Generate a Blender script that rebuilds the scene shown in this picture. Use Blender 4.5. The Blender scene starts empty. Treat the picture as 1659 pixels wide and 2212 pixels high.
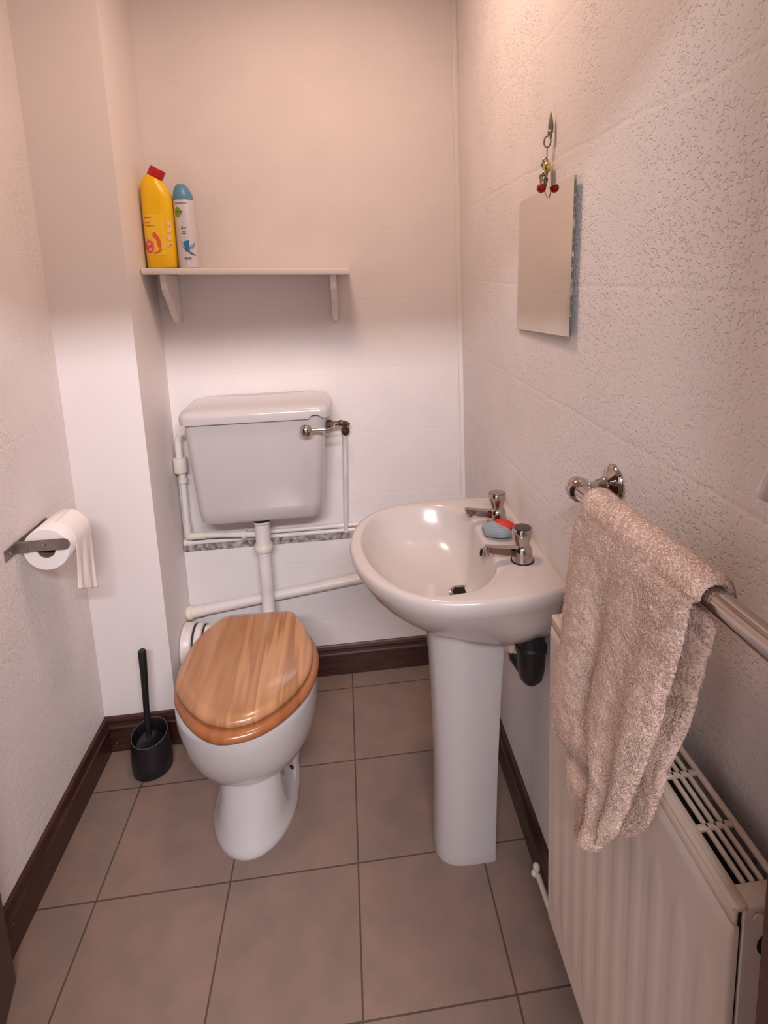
import bpy, bmesh, math, random
from mathutils import Vector, Matrix, noise

S = bpy.context.scene
COL = S.collection
PI = math.pi
random.seed(4)

# ------------------------------------------------------------------ camera
FPX = 1237.66
cam_d = bpy.data.cameras.new('camera')
cam = bpy.data.objects.new('camera', cam_d)
COL.objects.link(cam)
YAW, PITCH, ROLL = 0.111681, 0.166871, -0.0342763
cy_, sy_, cp_, sp_ = math.cos(YAW), math.sin(YAW), math.cos(PITCH), math.sin(PITCH)
fw = Vector((sy_*cp_, cy_*cp_, -sp_))
rt = Vector((cy_, -sy_, 0))
up = rt.cross(fw)
c_, s_ = math.cos(ROLL), math.sin(ROLL)
rt, up = c_*rt + s_*up, -s_*rt + c_*up
cam.matrix_world = Matrix(((rt.x, up.x, -fw.x, 0.03077), (rt.y, up.y, -fw.y, -1.19473),
                           (rt.z, up.z, -fw.z, 1.41694), (0, 0, 0, 1)))
cam_d.sensor_fit = 'VERTICAL'
cam_d.sensor_height = 24.0
cam_d.sensor_width = 24.0*1659/2212
cam_d.lens = FPX/2212*24.0
cam_d.shift_x = -52.52/2212
cam_d.shift_y = -305.53/2212
cam_d.clip_start = 0.02
S.camera = cam

# ------------------------------------------------------------------ light
S.view_settings.view_transform = 'Standard'
S.view_settings.look = 'None'
S.view_settings.gamma = 1
S.view_settings.use_curve_mapping = False
S.view_settings.exposure = 0.0

w = bpy.data.worlds.new('world')
S.world = w
w.use_nodes = True
w.node_tree.nodes['Background'].inputs[0].default_value = (0.86, 0.70, 0.68, 1)
w.node_tree.nodes['Background'].inputs[1].default_value = 1.0


def area(name, loc, target, sx, sy, power, col, spread=180):
    d = bpy.data.lights.new(name, 'AREA')
    d.shape = 'RECTANGLE'
    d.size, d.size_y, d.energy, d.color = sx, sy, power, col
    d.spread = math.radians(spread)
    o = bpy.data.objects.new(name, d)
    COL.objects.link(o)
    o.location = loc
    o.rotation_euler = (Vector(target)-Vector(loc)).to_track_quat('-Z', 'Y').to_euler()
    return o


area('hall_window_light', (0.14, -2.50, 2.50), (-0.15, 0.3, 1.0), 1.65, 0.15, 104, (0.96, 0.93, 0.98))
ld = bpy.data.lights.new('ceiling_lamp_light', 'AREA')
ld.shape = 'DISK'
ld.size = 0.26
ld.energy, ld.color = 8.8, (1.0, 0.71, 0.54)
lo = bpy.data.objects.new('ceiling_lamp_light', ld)
COL.objects.link(lo)
lo.location = (-0.03, 0.02, 2.36)

# ------------------------------------------------------------------ materials


def lin(r, g, b):
    f = lambda c: (c/255/12.92) if c/255 <= 0.04045 else ((c/255+0.055)/1.055)**2.4
    return (f(r), f(g), f(b), 1)


def mat(name, col, rough=0.5, metal=0.0, spec=0.5, coat=0.0, bump=None, var=None):
    """bump=(scale, strength, distance); var=(scale, colour2, low, high)"""
    m = bpy.data.materials.new(name)
    m.use_nodes = True
    nt = m.node_tree
    b = nt.nodes['Principled BSDF']
    b.inputs['Base Color'].default_value = col
    b.inputs['Roughness'].default_value = rough
    b.inputs['Metallic'].default_value = metal
    b.inputs['Specular IOR Level'].default_value = spec
    b.inputs['Coat Weight'].default_value = coat
    b.inputs['Coat Roughness'].default_value = 0.08
    tc = nt.nodes.new('ShaderNodeTexCoord')
    if var:
        n = nt.nodes.new('ShaderNodeTexNoise')
        n.inputs['Scale'].default_value = var[0]
        n.inputs['Detail'].default_value = 5
        nt.links.new(tc.outputs['Object'], n.inputs['Vector'])
        r = nt.nodes.new('ShaderNodeValToRGB')
        r.color_ramp.elements[0].position = var[2]
        r.color_ramp.elements[1].position = var[3]
        r.color_ramp.elements[0].color = col
        r.color_ramp.elements[1].color = var[1]
        nt.links.new(n.outputs['Fac'], r.inputs['Fac'])
        nt.links.new(r.outputs['Color'], b.inputs['Base Color'])
    if bump:
        n = nt.nodes.new('ShaderNodeTexNoise')
        n.inputs['Scale'].default_value = bump[0]
        n.inputs['Detail'].default_value = 4
        nt.links.new(tc.outputs['Object'], n.inputs['Vector'])
        bp = nt.nodes.new('ShaderNodeBump')
        bp.inputs['Strength'].default_value = bump[1]
        bp.inputs['Distance'].default_value = bump[2]
        nt.links.new(n.outputs['Fac'], bp.inputs['Height'])
        nt.links.new(bp.outputs['Normal'], b.inputs['Normal'])
    return m


def wall_mat(name, col, axis, pits, courses, off):
    """painted blockwork: mortar courses as shallow grooves, pitted face"""
    m = bpy.data.materials.new(name)
    m.use_nodes = True
    nt = m.node_tree
    N, Lk = nt.nodes, nt.links
    b = N['Principled BSDF']
    b.inputs['Roughness'].default_value = 0.62
    b.inputs['Specular IOR Level'].default_value = 0.3
    tc = N.new('ShaderNodeTexCoord')
    sep = N.new('ShaderNodeSeparateXYZ')
    Lk.new(tc.outputs['Object'], sep.inputs[0])
    comb = N.new('ShaderNodeCombineXYZ')
    addz = N.new('ShaderNodeMath'); addz.operation = 'ADD'; addz.inputs[1].default_value = off
    # slight waviness of the joints
    wn = N.new('ShaderNodeTexNoise'); wn.inputs['Scale'].default_value = 6
    Lk.new(tc.outputs['Object'], wn.inputs['Vector'])
    wm = N.new('ShaderNodeMath'); wm.operation = 'MULTIPLY'; wm.inputs[1].default_value = 0.016
    Lk.new(wn.outputs['Fac'], wm.inputs[0])
    wa = N.new('ShaderNodeMath'); wa.operation = 'ADD'
    Lk.new(sep.outputs['Z'], addz.inputs[0]); Lk.new(addz.outputs[0], wa.inputs[0]); Lk.new(wm.outputs[0], wa.inputs[1])
    Lk.new(sep.outputs[axis], comb.inputs[0]); Lk.new(wa.outputs[0], comb.inputs[1])
    br = N.new('ShaderNodeTexBrick')
    br.inputs['Scale'].default_value = 1
    br.inputs['Brick Width'].default_value = 3.7
    br.inputs['Row Height'].default_value = 0.225
    br.inputs['Mortar Size'].default_value = 0.007
    br.inputs['Mortar Smooth'].default_value = 1.0
    Lk.new(comb.outputs[0], br.inputs['Vector'])
    inv = N.new('ShaderNodeMath'); inv.operation = 'MULTIPLY'; inv.inputs[1].default_value = -courses
    Lk.new(br.outputs['Fac'], inv.inputs[0])
    # broad patches deciding where the face is open-textured
    pn = N.new('ShaderNodeTexNoise'); pn.inputs['Scale'].default_value = 4.5; pn.inputs['Detail'].default_value = 2
    Lk.new(tc.outputs['Object'], pn.inputs['Vector'])
    pr = N.new('ShaderNodeMapRange'); pr.inputs[1].default_value = 0.42; pr.inputs[2].default_value = 0.60
    pr.inputs[3].default_value = 0.35
    Lk.new(pn.outputs['Fac'], pr.inputs[0])
    fn = N.new('ShaderNodeTexNoise'); fn.inputs['Scale'].default_value = 190; fn.inputs['Detail'].default_value = 2.5
    Lk.new(tc.outputs['Object'], fn.inputs['Vector'])
    fr = N.new('ShaderNodeMapRange'); fr.inputs[1].default_value = 0.34; fr.inputs[2].default_value = 0.46
    Lk.new(fn.outputs['Fac'], fr.inputs[0])
    pm = N.new('ShaderNodeMath'); pm.operation = 'MULTIPLY'
    Lk.new(fr.outputs[0], pm.inputs[0]); Lk.new(pr.outputs[0], pm.inputs[1])
    ps = N.new('ShaderNodeMath'); ps.operation = 'MULTIPLY'; ps.inputs[1].default_value = pits
    Lk.new(pm.outputs[0], ps.inputs[0])
    gn = N.new('ShaderNodeTexNoise'); gn.inputs['Scale'].default_value = 38; gn.inputs['Detail'].default_value = 5
    Lk.new(tc.outputs['Object'], gn.inputs['Vector'])
    gs = N.new('ShaderNodeMath'); gs.operation = 'MULTIPLY'; gs.inputs[1].default_value = 0.45*max(pits, .35)
    Lk.new(gn.outputs['Fac'], gs.inputs[0])
    a1 = N.new('ShaderNodeMath'); a1.operation = 'ADD'
    Lk.new(inv.outputs[0], a1.inputs[0]); Lk.new(ps.outputs[0], a1.inputs[1])
    a2 = N.new('ShaderNodeMath'); a2.operation = 'ADD'
    Lk.new(a1.outputs[0], a2.inputs[0]); Lk.new(gs.outputs[0], a2.inputs[1])
    bp = N.new('ShaderNodeBump'); bp.inputs['Strength'].default_value = 0.75
    bp.inputs['Distance'].default_value = 0.0016
    Lk.new(a2.outputs[0], bp.inputs['Height'])
    Lk.new(bp.outputs['Normal'], b.inputs['Normal'])
    cn = N.new('ShaderNodeTexNoise'); cn.inputs['Scale'].default_value = 7; cn.inputs['Detail'].default_value = 6
    Lk.new(tc.outputs['Object'], cn.inputs['Vector'])
    cr = N.new('ShaderNodeValToRGB')
    cr.color_ramp.elements[0].position = 0.3; cr.color_ramp.elements[1].position = 0.7
    cr.color_ramp.elements[0].color = tuple(c*0.95 for c in col[:3])+(1,)
    cr.color_ramp.elements[1].color = col
    Lk.new(cn.outputs['Fac'], cr.inputs['Fac'])
    Lk.new(cr.outputs['Color'], b.inputs['Base Color'])
    return m


WALLC = (0.78, 0.72, 0.71, 1)
M = {}
M['wall_back'] = wall_mat('painted_block_back', WALLC, 'X', 0.16, 0.22, 0.225*5-1.111+0.225-0.008)
M['wall_right'] = wall_mat('painted_block_right', WALLC, 'Y', 0.95, 0.35, 0.225*5-1.164+0.225-0.008)
M['wall_left'] = wall_mat('painted_block_left', WALLC, 'Y', 0.7, 0.25, 0.06)
M['plaster'] = mat('smooth_painted_board', WALLC, 0.55, spec=0.35, bump=(45, 0.12, 0.001))
M['paint'] = mat('white_gloss_paint', (0.77, 0.72, 0.69, 1), 0.35, bump=(60, 0.1, 0.001))
M['pipe'] = mat('white_plastic_pipe', (0.72, 0.66, 0.64, 1), 0.35, var=(14, (0.60, 0.53, 0.49, 1), 0.50, 0.85))
M['fitting'] = mat('cream_plastic_fitting', (0.70, 0.64, 0.56, 1), 0.4)
M['porcelain'] = mat('white_glazed_ceramic', (0.53, 0.49, 0.485, 1), 0.12, coat=0.5)
M['basin_cer'] = mat('warm_white_glazed_ceramic', (0.53, 0.475, 0.455, 1), 0.20, coat=0.22)
M['chrome'] = mat('chrome', (0.52, 0.48, 0.46, 1), 0.09, metal=1.0)
M['dullmetal'] = mat('brushed_steel', (0.34, 0.29, 0.27, 1), 0.42, metal=0.75, var=(30, (0.24, 0.20, 0.18, 1), 0.4, 0.7))
M['brass'] = mat('tarnished_brass', (0.17, 0.12, 0.07, 1), 0.42, metal=0.7, var=(60, (0.07, 0.05, 0.03, 1), 0.4, 0.65))
M['gold'] = mat('polished_brass', (0.75, 0.62, 0.22, 1), 0.22, metal=1)
M['black'] = mat('black_plastic', (0.012, 0.010, 0.012, 1), 0.38, spec=0.4)
M['rubber'] = mat('black_rubber', (0.012, 0.010, 0.010, 1), 0.6)
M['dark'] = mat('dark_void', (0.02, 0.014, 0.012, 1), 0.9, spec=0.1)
M['rad'] = mat('cream_radiator_enamel', (0.62, 0.52, 0.46, 1), 0.38, bump=(300, 0.04, 0.0005))
M['radtop'] = mat('yellowed_cream_enamel', (0.62, 0.51, 0.42, 1), 0.38)
M['paper'] = mat('soft_white_tissue', (0.84, 0.78, 0.76, 1), 0.9, spec=0.1, bump=(160, 0.15, 0.001))
M['yellow'] = mat('yellow_plastic', lin(244, 196, 14), 0.32)
M['ylabel'] = mat('yellow_label_film', lin(248, 206, 50), 0.28)
M['red'] = mat('red_plastic', lin(178, 14, 22), 0.35)
M['teal'] = mat('blue_plastic_cap', lin(84, 140, 168), 0.4)
M['canw'] = mat('silver_white_can', (0.66, 0.64, 0.68, 1), 0.30, metal=0.25)
M['green'] = mat('green_print', lin(120, 168, 0), 0.5)
M['navy'] = mat('dark_blue_print', lin(84, 80, 116), 0.6)
M['blue'] = mat('bright_blue_print', lin(24, 120, 172), 0.4)
M['bluegrey'] = mat('pale_blue_print', lin(134, 150, 182), 0.4)
M['pinkp'] = mat('pink_print', lin(214, 120, 70), 0.5)
M['coral'] = mat('coral_print', lin(224, 96, 66), 0.45)
M['peach'] = mat('peach_print', lin(246, 178, 110), 0.45)
M['palespot'] = mat('pale_peach_print', lin(238, 196, 170), 0.5)
M['bead'] = mat('red_bead', lin(150, 18, 14), 0.22)
M['glassedge'] = mat('green_glass_edge', (0.10, 0.115, 0.085, 1), 0.2, var=(90, (0.38, 0.36, 0.30, 1), 0.5, 0.66))
M['mirror'] = mat('silvered_glass', (0.80, 0.76, 0.70, 1), 0.035, metal=1.0)
M['bristle'] = mat('pale_blue_bristles', lin(132, 142, 150), 0.6)
M['redrubber'] = mat('red_rubber_grip', lin(186, 42, 24), 0.55)


def stained():
    m = mat('mahogany_stained_softwood', (0.045, 0.015, 0.010, 1), 0.34)
    nt = m.node_tree
    b = nt.nodes['Principled BSDF']
    tc = nt.nodes['Texture Coordinate']
    mp = nt.nodes.new('ShaderNodeMapping'); mp.inputs['Scale'].default_value = (5, 5, 60)
    nt.links.new(tc.outputs['Object'], mp.inputs[0])
    n = nt.nodes.new('ShaderNodeTexNoise'); n.inputs['Scale'].default_value = 2; n.inputs['Detail'].default_value = 5
    nt.links.new(mp.outputs[0], n.inputs['Vector'])
    r = nt.nodes.new('ShaderNodeValToRGB')
    r.color_ramp.elements[0].color = (0.030, 0.010, 0.007, 1); r.color_ramp.elements[0].position = 0.35
    r.color_ramp.elements[1].color = (0.075, 0.027, 0.020, 1); r.color_ramp.elements[1].position = 0.75
    nt.links.new(n.outputs['Fac'], r.inputs['Fac'])
    # dusty specks
    d = nt.nodes.new('ShaderNodeTexNoise'); d.inputs['Scale'].default_value = 70; d.inputs['Detail'].default_value = 1
    nt.links.new(tc.outputs['Object'], d.inputs['Vector'])
    dr = nt.nodes.new('ShaderNodeMapRange'); dr.inputs[1].default_value = 0.77; dr.inputs[2].default_value = 0.80
    nt.links.new(d.outputs['Fac'], dr.inputs[0])
    mx = nt.nodes.new('ShaderNodeMixRGB'); mx.inputs[2].default_value = (0.35, 0.25, 0.2, 1)
    nt.links.new(dr.outputs[0], mx.inputs[0]); nt.links.new(r.outputs['Color'], mx.inputs[1])
    nt.links.new(mx.outputs[0], b.inputs['Base Color'])
    return m


M['stain'] = stained()


def pine(name, c1, c2, c3, coat):
    m = mat(name, c1, 0.28, coat=coat)
    nt = m.node_tree
    N, Lk = nt.nodes, nt.links
    b = N['Principled BSDF']
    tc = N['Texture Coordinate']
    sep = N.new('ShaderNodeSeparateXYZ'); Lk.new(tc.outputs['Object'], sep.inputs[0])
    # glued staves across x, each its own tone
    st = N.new('ShaderNodeMath'); st.operation = 'MULTIPLY'; st.inputs[1].default_value = 17.0
    Lk.new(sep.outputs['X'], st.inputs[0])
    fl = N.new('ShaderNodeMath'); fl.operation = 'FLOOR'; Lk.new(st.outputs[0], fl.inputs[0])
    wn = N.new('ShaderNodeTexWhiteNoise'); wn.noise_dimensions = '1D'; Lk.new(fl.outputs[0], wn.inputs['W'])
    mp = N.new('ShaderNodeMapping'); mp.inputs['Scale'].default_value = (15, 1.0, 2)
    Lk.new(tc.outputs['Object'], mp.inputs[0])
    va = N.new('ShaderNodeVectorMath'); va.operation = 'ADD'
    sc = N.new('ShaderNodeVectorMath'); sc.operation = 'SCALE'; sc.inputs['Scale'].default_value = 40
    Lk.new(wn.outputs['Color'], sc.inputs[0]); Lk.new(mp.outputs[0], va.inputs[0]); Lk.new(sc.outputs[0], va.inputs[1])
    n = N.new('ShaderNodeTexNoise'); n.inputs['Scale'].default_value = 1.0; n.inputs['Detail'].default_value = 3
    n.inputs['Distortion'].default_value = 0.25
    Lk.new(va.outputs[0], n.inputs['Vector'])
    mu = N.new('ShaderNodeMath'); mu.operation = 'MULTIPLY'; mu.inputs[1].default_value = 4.0
    Lk.new(n.outputs['Fac'], mu.inputs[0])
    fr = N.new('ShaderNodeMath'); fr.operation = 'FRACT'; Lk.new(mu.outputs[0], fr.inputs[0])
    r = N.new('ShaderNodeValToRGB')
    e = r.color_ramp.elements
    e[0].position = 0.0; e[0].color = c1
    e[1].position = 0.25; e[1].color = c1
    x = e.new(0.80); x.color = c2
    x = e.new(1.0); x.color = c1
    Lk.new(fr.outputs[0], r.inputs['Fac'])
    mx = N.new('ShaderNodeMixRGB'); mx.inputs[2].default_value = c3
    mr = N.new('ShaderNodeMath'); mr.operation = 'MULTIPLY'; mr.inputs[1].default_value = 0.65
    Lk.new(wn.outputs['Value'], mr.inputs[0]); Lk.new(mr.outputs[0], mx.inputs[0])
    Lk.new(r.outputs['Color'], mx.inputs[1]); Lk.new(mx.outputs[0], b.inputs['Base Color'])
    return m


M['pine'] = pine('varnished_pine', (0.54, 0.285, 0.135, 1), (0.33, 0.15, 0.065, 1), (0.38, 0.185, 0.095, 1), 0.35)
M['pine2'] = pine('orange_varnished_pine', (0.38, 0.135, 0.048, 1), (0.28, 0.09, 0.032, 1), (0.30, 0.105, 0.04, 1), 0.35)


def floor_mat():
    m = mat('brown_ceramic_tile', (0.2, 0.14, 0.11, 1), 0.42, spec=0.4)
    nt = m.node_tree
    N, Lk = nt.nodes, nt.links
    b = N['Principled BSDF']
    tc = N['Texture Coordinate']
    br = N.new('ShaderNodeTexBrick')
    br.offset = 0
    br.inputs['Scale'].default_value = 1
    br.inputs['Brick Width'].default_value = 0.305
    br.inputs['Row Height'].default_value = 0.305
    br.inputs['Mortar Size'].default_value = 0.0022
    br.inputs['Mortar Smooth'].default_value = 0.2
    br.inputs['Bias'].default_value = 0
    br.inputs['Color1'].default_value = (0.245, 0.168, 0.138, 1)
    br.inputs['Color2'].default_value = (0.222, 0.162, 0.135, 1)
    br.inputs['Mortar'].default_value = (0.085, 0.060, 0.046, 1)
    Lk.new(tc.outputs['Object'], br.inputs['Vector'])
    n = N.new('ShaderNodeTexNoise'); n.inputs['Scale'].default_value = 12; n.inputs['Detail'].default_value = 5
    Lk.new(tc.outputs['Object'], n.inputs['Vector'])
    r = N.new('ShaderNodeValToRGB')
    r.color_ramp.elements[0].position = 0.35; r.color_ramp.elements[0].color = (0.86, 0.88, 0.88, 1)
    r.color_ramp.elements[1].position = 0.68; r.color_ramp.elements[1].color = (1.08, 1.0, 0.97, 1)
    Lk.new(n.outputs['Fac'], r.inputs['Fac'])
    mx = N.new('ShaderNodeMixRGB'); mx.blend_type = 'MULTIPLY'; mx.inputs[0].default_value = 1
    Lk.new(br.outputs['Color'], mx.inputs[1]); Lk.new(r.outputs['Color'], mx.inputs[2])
    Lk.new(mx.outputs[0], b.inputs['Base Color'])
    iv = N.new('ShaderNodeMath'); iv.operation = 'MULTIPLY'; iv.inputs[1].default_value = -1
    Lk.new(br.outputs['Fac'], iv.inputs[0])
    n2 = N.new('ShaderNodeTexNoise'); n2.inputs['Scale'].default_value = 55; n2.inputs['Detail'].default_value = 4
    Lk.new(tc.outputs['Object'], n2.inputs['Vector'])
    ml = N.new('ShaderNodeMath'); ml.operation = 'MULTIPLY_ADD'; ml.inputs[1].default_value = 0.25
    Lk.new(n2.outputs['Fac'], ml.inputs[0]); Lk.new(iv.outputs[0], ml.inputs[2])
    bp = N.new('ShaderNodeBump'); bp.inputs['Strength'].default_value = 0.5; bp.inputs['Distance'].default_value = 0.002
    Lk.new(ml.outputs[0], bp.inputs['Height']); Lk.new(bp.outputs['Normal'], b.inputs['Normal'])
    return m


M['floor'] = floor_mat()


def towel_mat():
    m = mat('beige_terry', (0.72, 0.54, 0.455, 1), 0.95, spec=0.05)
    nt = m.node_tree
    N, Lk = nt.nodes, nt.links
    b = N['Principled BSDF']
    b.inputs['Sheen Weight'].default_value = 0.15
    b.inputs['Sheen Roughness'].default_value = 0.5
    b.inputs['Sheen Tint'].default_value = (0.9, 0.7, 0.6, 1)
    tc = N['Texture Coordinate']
    v = N.new('ShaderNodeTexNoise'); v.inputs['Scale'].default_value = 620; v.inputs['Detail'].default_value = 3
    v.inputs['Distortion'].default_value = 1.2
    Lk.new(tc.outputs['Object'], v.inputs['Vector'])
    n = N.new('ShaderNodeTexNoise'); n.inputs['Scale'].default_value = 300; n.inputs['Detail'].default_value = 4
    n.inputs['Distortion'].default_value = 2.0
    Lk.new(tc.outputs['Object'], n.inputs['Vector'])
    a = N.new('ShaderNodeMath'); a.operation = 'ADD'
    Lk.new(v.outputs['Fac'], a.inputs[0]); Lk.new(n.outputs['Fac'], a.inputs[1])
    bp = N.new('ShaderNodeBump'); bp.inputs['Strength'].default_value = 0.2; bp.inputs['Distance'].default_value = 0.0006
    Lk.new(a.outputs[0], bp.inputs['Height']); Lk.new(bp.outputs['Normal'], b.inputs['Normal'])
    return m


M['towel'] = towel_mat()
M['mould'] = mat('grimy_painted_ledge', (0.46, 0.41, 0.39, 1), 0.8, var=(60, (0.10, 0.075, 0.065, 1), 0.36, 0.66))

# ------------------------------------------------------------------ helpers


def tag(o, label=None, cat=None, group=None, kind=None):
    if label: o['label'] = label
    if cat: o['category'] = cat
    if group: o['group'] = group
    if kind: o['kind'] = kind
    return o


def empty(name, loc, label, cat, group=None):
    o = bpy.data.objects.new(name, None)
    COL.objects.link(o)
    o.location = loc
    o.empty_display_size = 0.02
    return tag(o, label, cat, group)


def obj(name, bm, m, parent=None, smooth=True, angle=40):
    """bm is in world coordinates; parented objects keep them"""
    bmesh.ops.remove_doubles(bm, verts=bm.verts, dist=1e-6)
    bmesh.ops.recalc_face_normals(bm, faces=bm.faces)
    me = bpy.data.meshes.new(name)
    bm.to_mesh(me)
    bm.free()
    me.materials.append(m)
    if smooth:
        for p in me.polygons: p.use_smooth = True
        me.set_sharp_from_angle(angle=math.radians(angle))
    o = bpy.data.objects.new(name, me)
    COL.objects.link(o)
    if parent:
        o.parent = parent
        if parent.parent is None and parent.type == 'EMPTY':
            o.matrix_parent_inverse = Matrix.Translation(-Vector(parent.location))
    return o


def box(bm, x0, x1, y0, y1, z0, z1, bevel=0.0, seg=2, mtx=None):
    r = bmesh.ops.create_cube(bm, size=1.0)
    vs = r['verts']
    for v in vs:
        v.co = Vector(((x0+x1)/2+v.co.x*(x1-x0), (y0+y1)/2+v.co.y*(y1-y0), (z0+z1)/2+v.co.z*(z1-z0)))
    if bevel:
        es = list({e for v in vs for e in v.link_edges})
        rr = bmesh.ops.bevel(bm, geom=es, offset=bevel, segments=seg, affect='EDGES', profile=0.5)
        vs = list({v for f in rr['faces'] for v in f.verts} | {v for v in vs if v.is_valid})
    if mtx:
        bmesh.ops.transform(bm, matrix=mtx, verts=[v for v in vs if v.is_valid])
    return vs


def loft(bm, rings, cap0=True, cap1=True, closed=True):
    vr = [[bm.verts.new(Vector(p)) for p in r] for r in rings]
    n = len(rings[0])
    for a, b in zip(vr, vr[1:]):
        for i in range(n if closed else n-1):
            j = (i+1) % n
            try: bm.faces.new((a[i], a[j], b[j], b[i]))
            except ValueError: pass
    for flag, r in ((cap0, vr[0]), (cap1, vr[-1])):
        if flag:
            c = Vector((0, 0, 0))
            for v in r: c += v.co
            cv = bm.verts.new(c/n)
            for i in range(n):
                bm.faces.new((r[i], r[(i+1) % n], cv))
    return vr


def frame(d):
    d = Vector(d).normalized()
    a = Vector((0, 0, 1)) if abs(d.z) < 0.9 else Vector((1, 0, 0))
    u = d.cross(a).normalized()
    return u, d.cross(u).normalized()


def lathe(bm, prof, base, axis=(0, 0, 1), n=32, cap0=True, cap1=True):
    """prof: list of (radius, distance along axis)"""
    ax = Vector(axis).normalized()
    u, v = frame(ax)
    base = Vector(base)
    rings = [[base+ax*h+(u*math.cos(2*PI*i/n)+v*math.sin(2*PI*i/n))*max(r, 1e-5) for i in range(n)] for r, h in prof]
    loft(bm, rings, cap0, cap1)


def fillet(pts, rad, seg=8):
    pts = [Vector(p) for p in pts]
    out = [pts[0]]
    for i in range(1, len(pts)-1):
        a, b, c = pts[i-1], pts[i], pts[i+1]
        d1, d2 = (a-b), (c-b)
        r = min(rad, d1.length*0.49, d2.length*0.49)
        p, q = b+d1.normalized()*r, b+d2.normalized()*r
        for k in range(seg+1):
            t = k/seg
            out.append(p*(1-t)**2+b*2*t*(1-t)+q*t*t)
    out.append(pts[-1])
    return out


def tube(bm, pts, r, n=16, rad=0.0, cap=True):
    pts = fillet(pts, rad) if rad else [Vector(p) for p in pts]
    rs = r if isinstance(r, (list, tuple)) else [r]*len(pts)
    t0 = (pts[1]-pts[0]).normalized()
    u, v = frame(t0)
    rings = []
    prev = t0
    for i, p in enumerate(pts):
        if i == 0: t = t0
        elif i == len(pts)-1: t = (pts[-1]-pts[-2]).normalized()
        else: t = ((pts[i+1]-p).normalized()+(p-pts[i-1]).normalized()).normalized()
        q = prev.rotation_difference(t)
        u, v = q @ u, q @ v
        prev = t
        rings.append([p+(u*math.cos(2*PI*k/n)+v*math.sin(2*PI*k/n))*rs[i] for k in range(n)])
    loft(bm, rings, cap, cap)


def sphere(bm, c, r, n=20, sc=(1, 1, 1)):
    rr = bmesh.ops.create_uvsphere(bm, u_segments=n, v_segments=n//2, radius=r)
    for v in rr['verts']:
        v.co = Vector((v.co.x*sc[0], v.co.y*sc[1], v.co.z*sc[2]))+Vector(c)


def torus(bm, c, R, r, axis=(0, 0, 1), n=20, k=8, sc=1.0):
    ax = Vector(axis).normalized()
    u, v = frame(ax)
    rings = []
    for i in range(n):
        a = 2*PI*i/n
        d = u*math.cos(a)+v*math.sin(a)*sc
        rings.append([Vector(c)+d*R+(d.normalized()*math.cos(2*PI*j/k)+ax*math.sin(2*PI*j/k))*r for j in range(k)])
    rings.append(rings[0])
    loft(bm, rings, False, False)


def polar(poly, c, N, sub=14):
    """resample a closed outline (Catmull-Rom through poly) at N even angles about c"""
    P = [Vector((p[0], p[1])) for p in poly]
    m = len(P)
    d = []
    for i in range(m):
        p0, p1, p2, p3 = P[i-1], P[i], P[(i+1) % m], P[(i+2) % m]
        for k in range(sub):
            t = k/sub
            d.append(0.5*((2*p1)+(p2-p0)*t+(2*p0-5*p1+4*p2-p3)*t*t+(3*p1-p0-3*p2+p3)*t**3))
    c = Vector(c)
    out = []
    for i in range(N):
        a = 2*PI*i/N
        di = Vector((math.cos(a), math.sin(a)))
        best = 0.01
        for k in range(len(d)):
            A, B = d[k]-c, d[(k+1) % len(d)]-c
            e = B-A
            den = di.x*e.y-di.y*e.x
            if abs(den) < 1e-12: continue
            t = (A.x*e.y-A.y*e.x)/den
            s = (A.x*di.y-A.y*di.x)/den
            if t > 0 and -1e-6 <= s <= 1+1e-6: best = max(best, t)
        out.append((c.x+di.x*best, c.y+di.y*best))
    return out


def new(): return bmesh.new()


# ------------------------------------------------------------------ room shell
YB, XR, XL, XB, YD = 0.720, 0.4337, -0.754, -0.5433, 0.4615
YF, ZC = -0.90, 2.40
T = 0.10


def struct(name, bm, m, **k):
    return tag(obj(name, bm, m, smooth=False, **k), kind='structure')


b = new(); box(b, -2.2, 2.2, -3.2, YB+T, -0.05, 0.0); struct('floor', b, M['floor'])
b = new(); box(b, XL-T, XR+T, YF-T, YB+T, ZC, ZC+0.05); struct('ceiling', b, M['plaster'])
b = new(); box(b, XL-T, XR+T, YB, YB+T, 0, ZC); struct('wall_back', b, M['wall_back'])
b = new(); box(b, XR, XR+T, YF-T, YB, 0, ZC); struct('wall_right', b, M['wall_right'])
b = new(); box(b, XL-T, XL, YF-T, YB, 0, ZC); struct('wall_left', b, M['wall_left'])
b = new(); box(b, XL, XB, YD, YB, 0, ZC); struct('wall_boxing', b, M['plaster'])
# front wall with the doorway the photograph was taken through
DX0, DX1, DZ = -0.50, 0.314, 1.90
b = new()
box(b, XL, DX0, YF-T, YF, 0, ZC)
box(b, DX1, XR, YF-T, YF, 0, ZC)
box(b, DX0, DX1, YF-T, YF, DZ, ZC)
struct('wall_front', b, M['plaster'])
# mahogany-stained architrave and door lining round the doorway
b = new()
box(b, DX1+0.0, DX1+0.065, YF-0.001, YF+0.016, 0, DZ+0.06, 0.004)
box(b, DX0-0.065, DX0, YF-0.001, YF+0.016, 0, DZ+0.06, 0.004)
box(b, DX0-0.065, DX1+0.065, YF-0.001, YF+0.016, DZ+0.002, DZ+0.065, 0.004)
box(b, DX1-0.018, DX1, YF-T, YF+0.001, 0, DZ)
box(b, DX0, DX0+0.018, YF-T, YF+0.001, 0, DZ)
box(b, DX0, DX1, YF-T, YF+0.001, DZ-0.018, DZ)
struct('trim_1', b, M['stain'])
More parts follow.
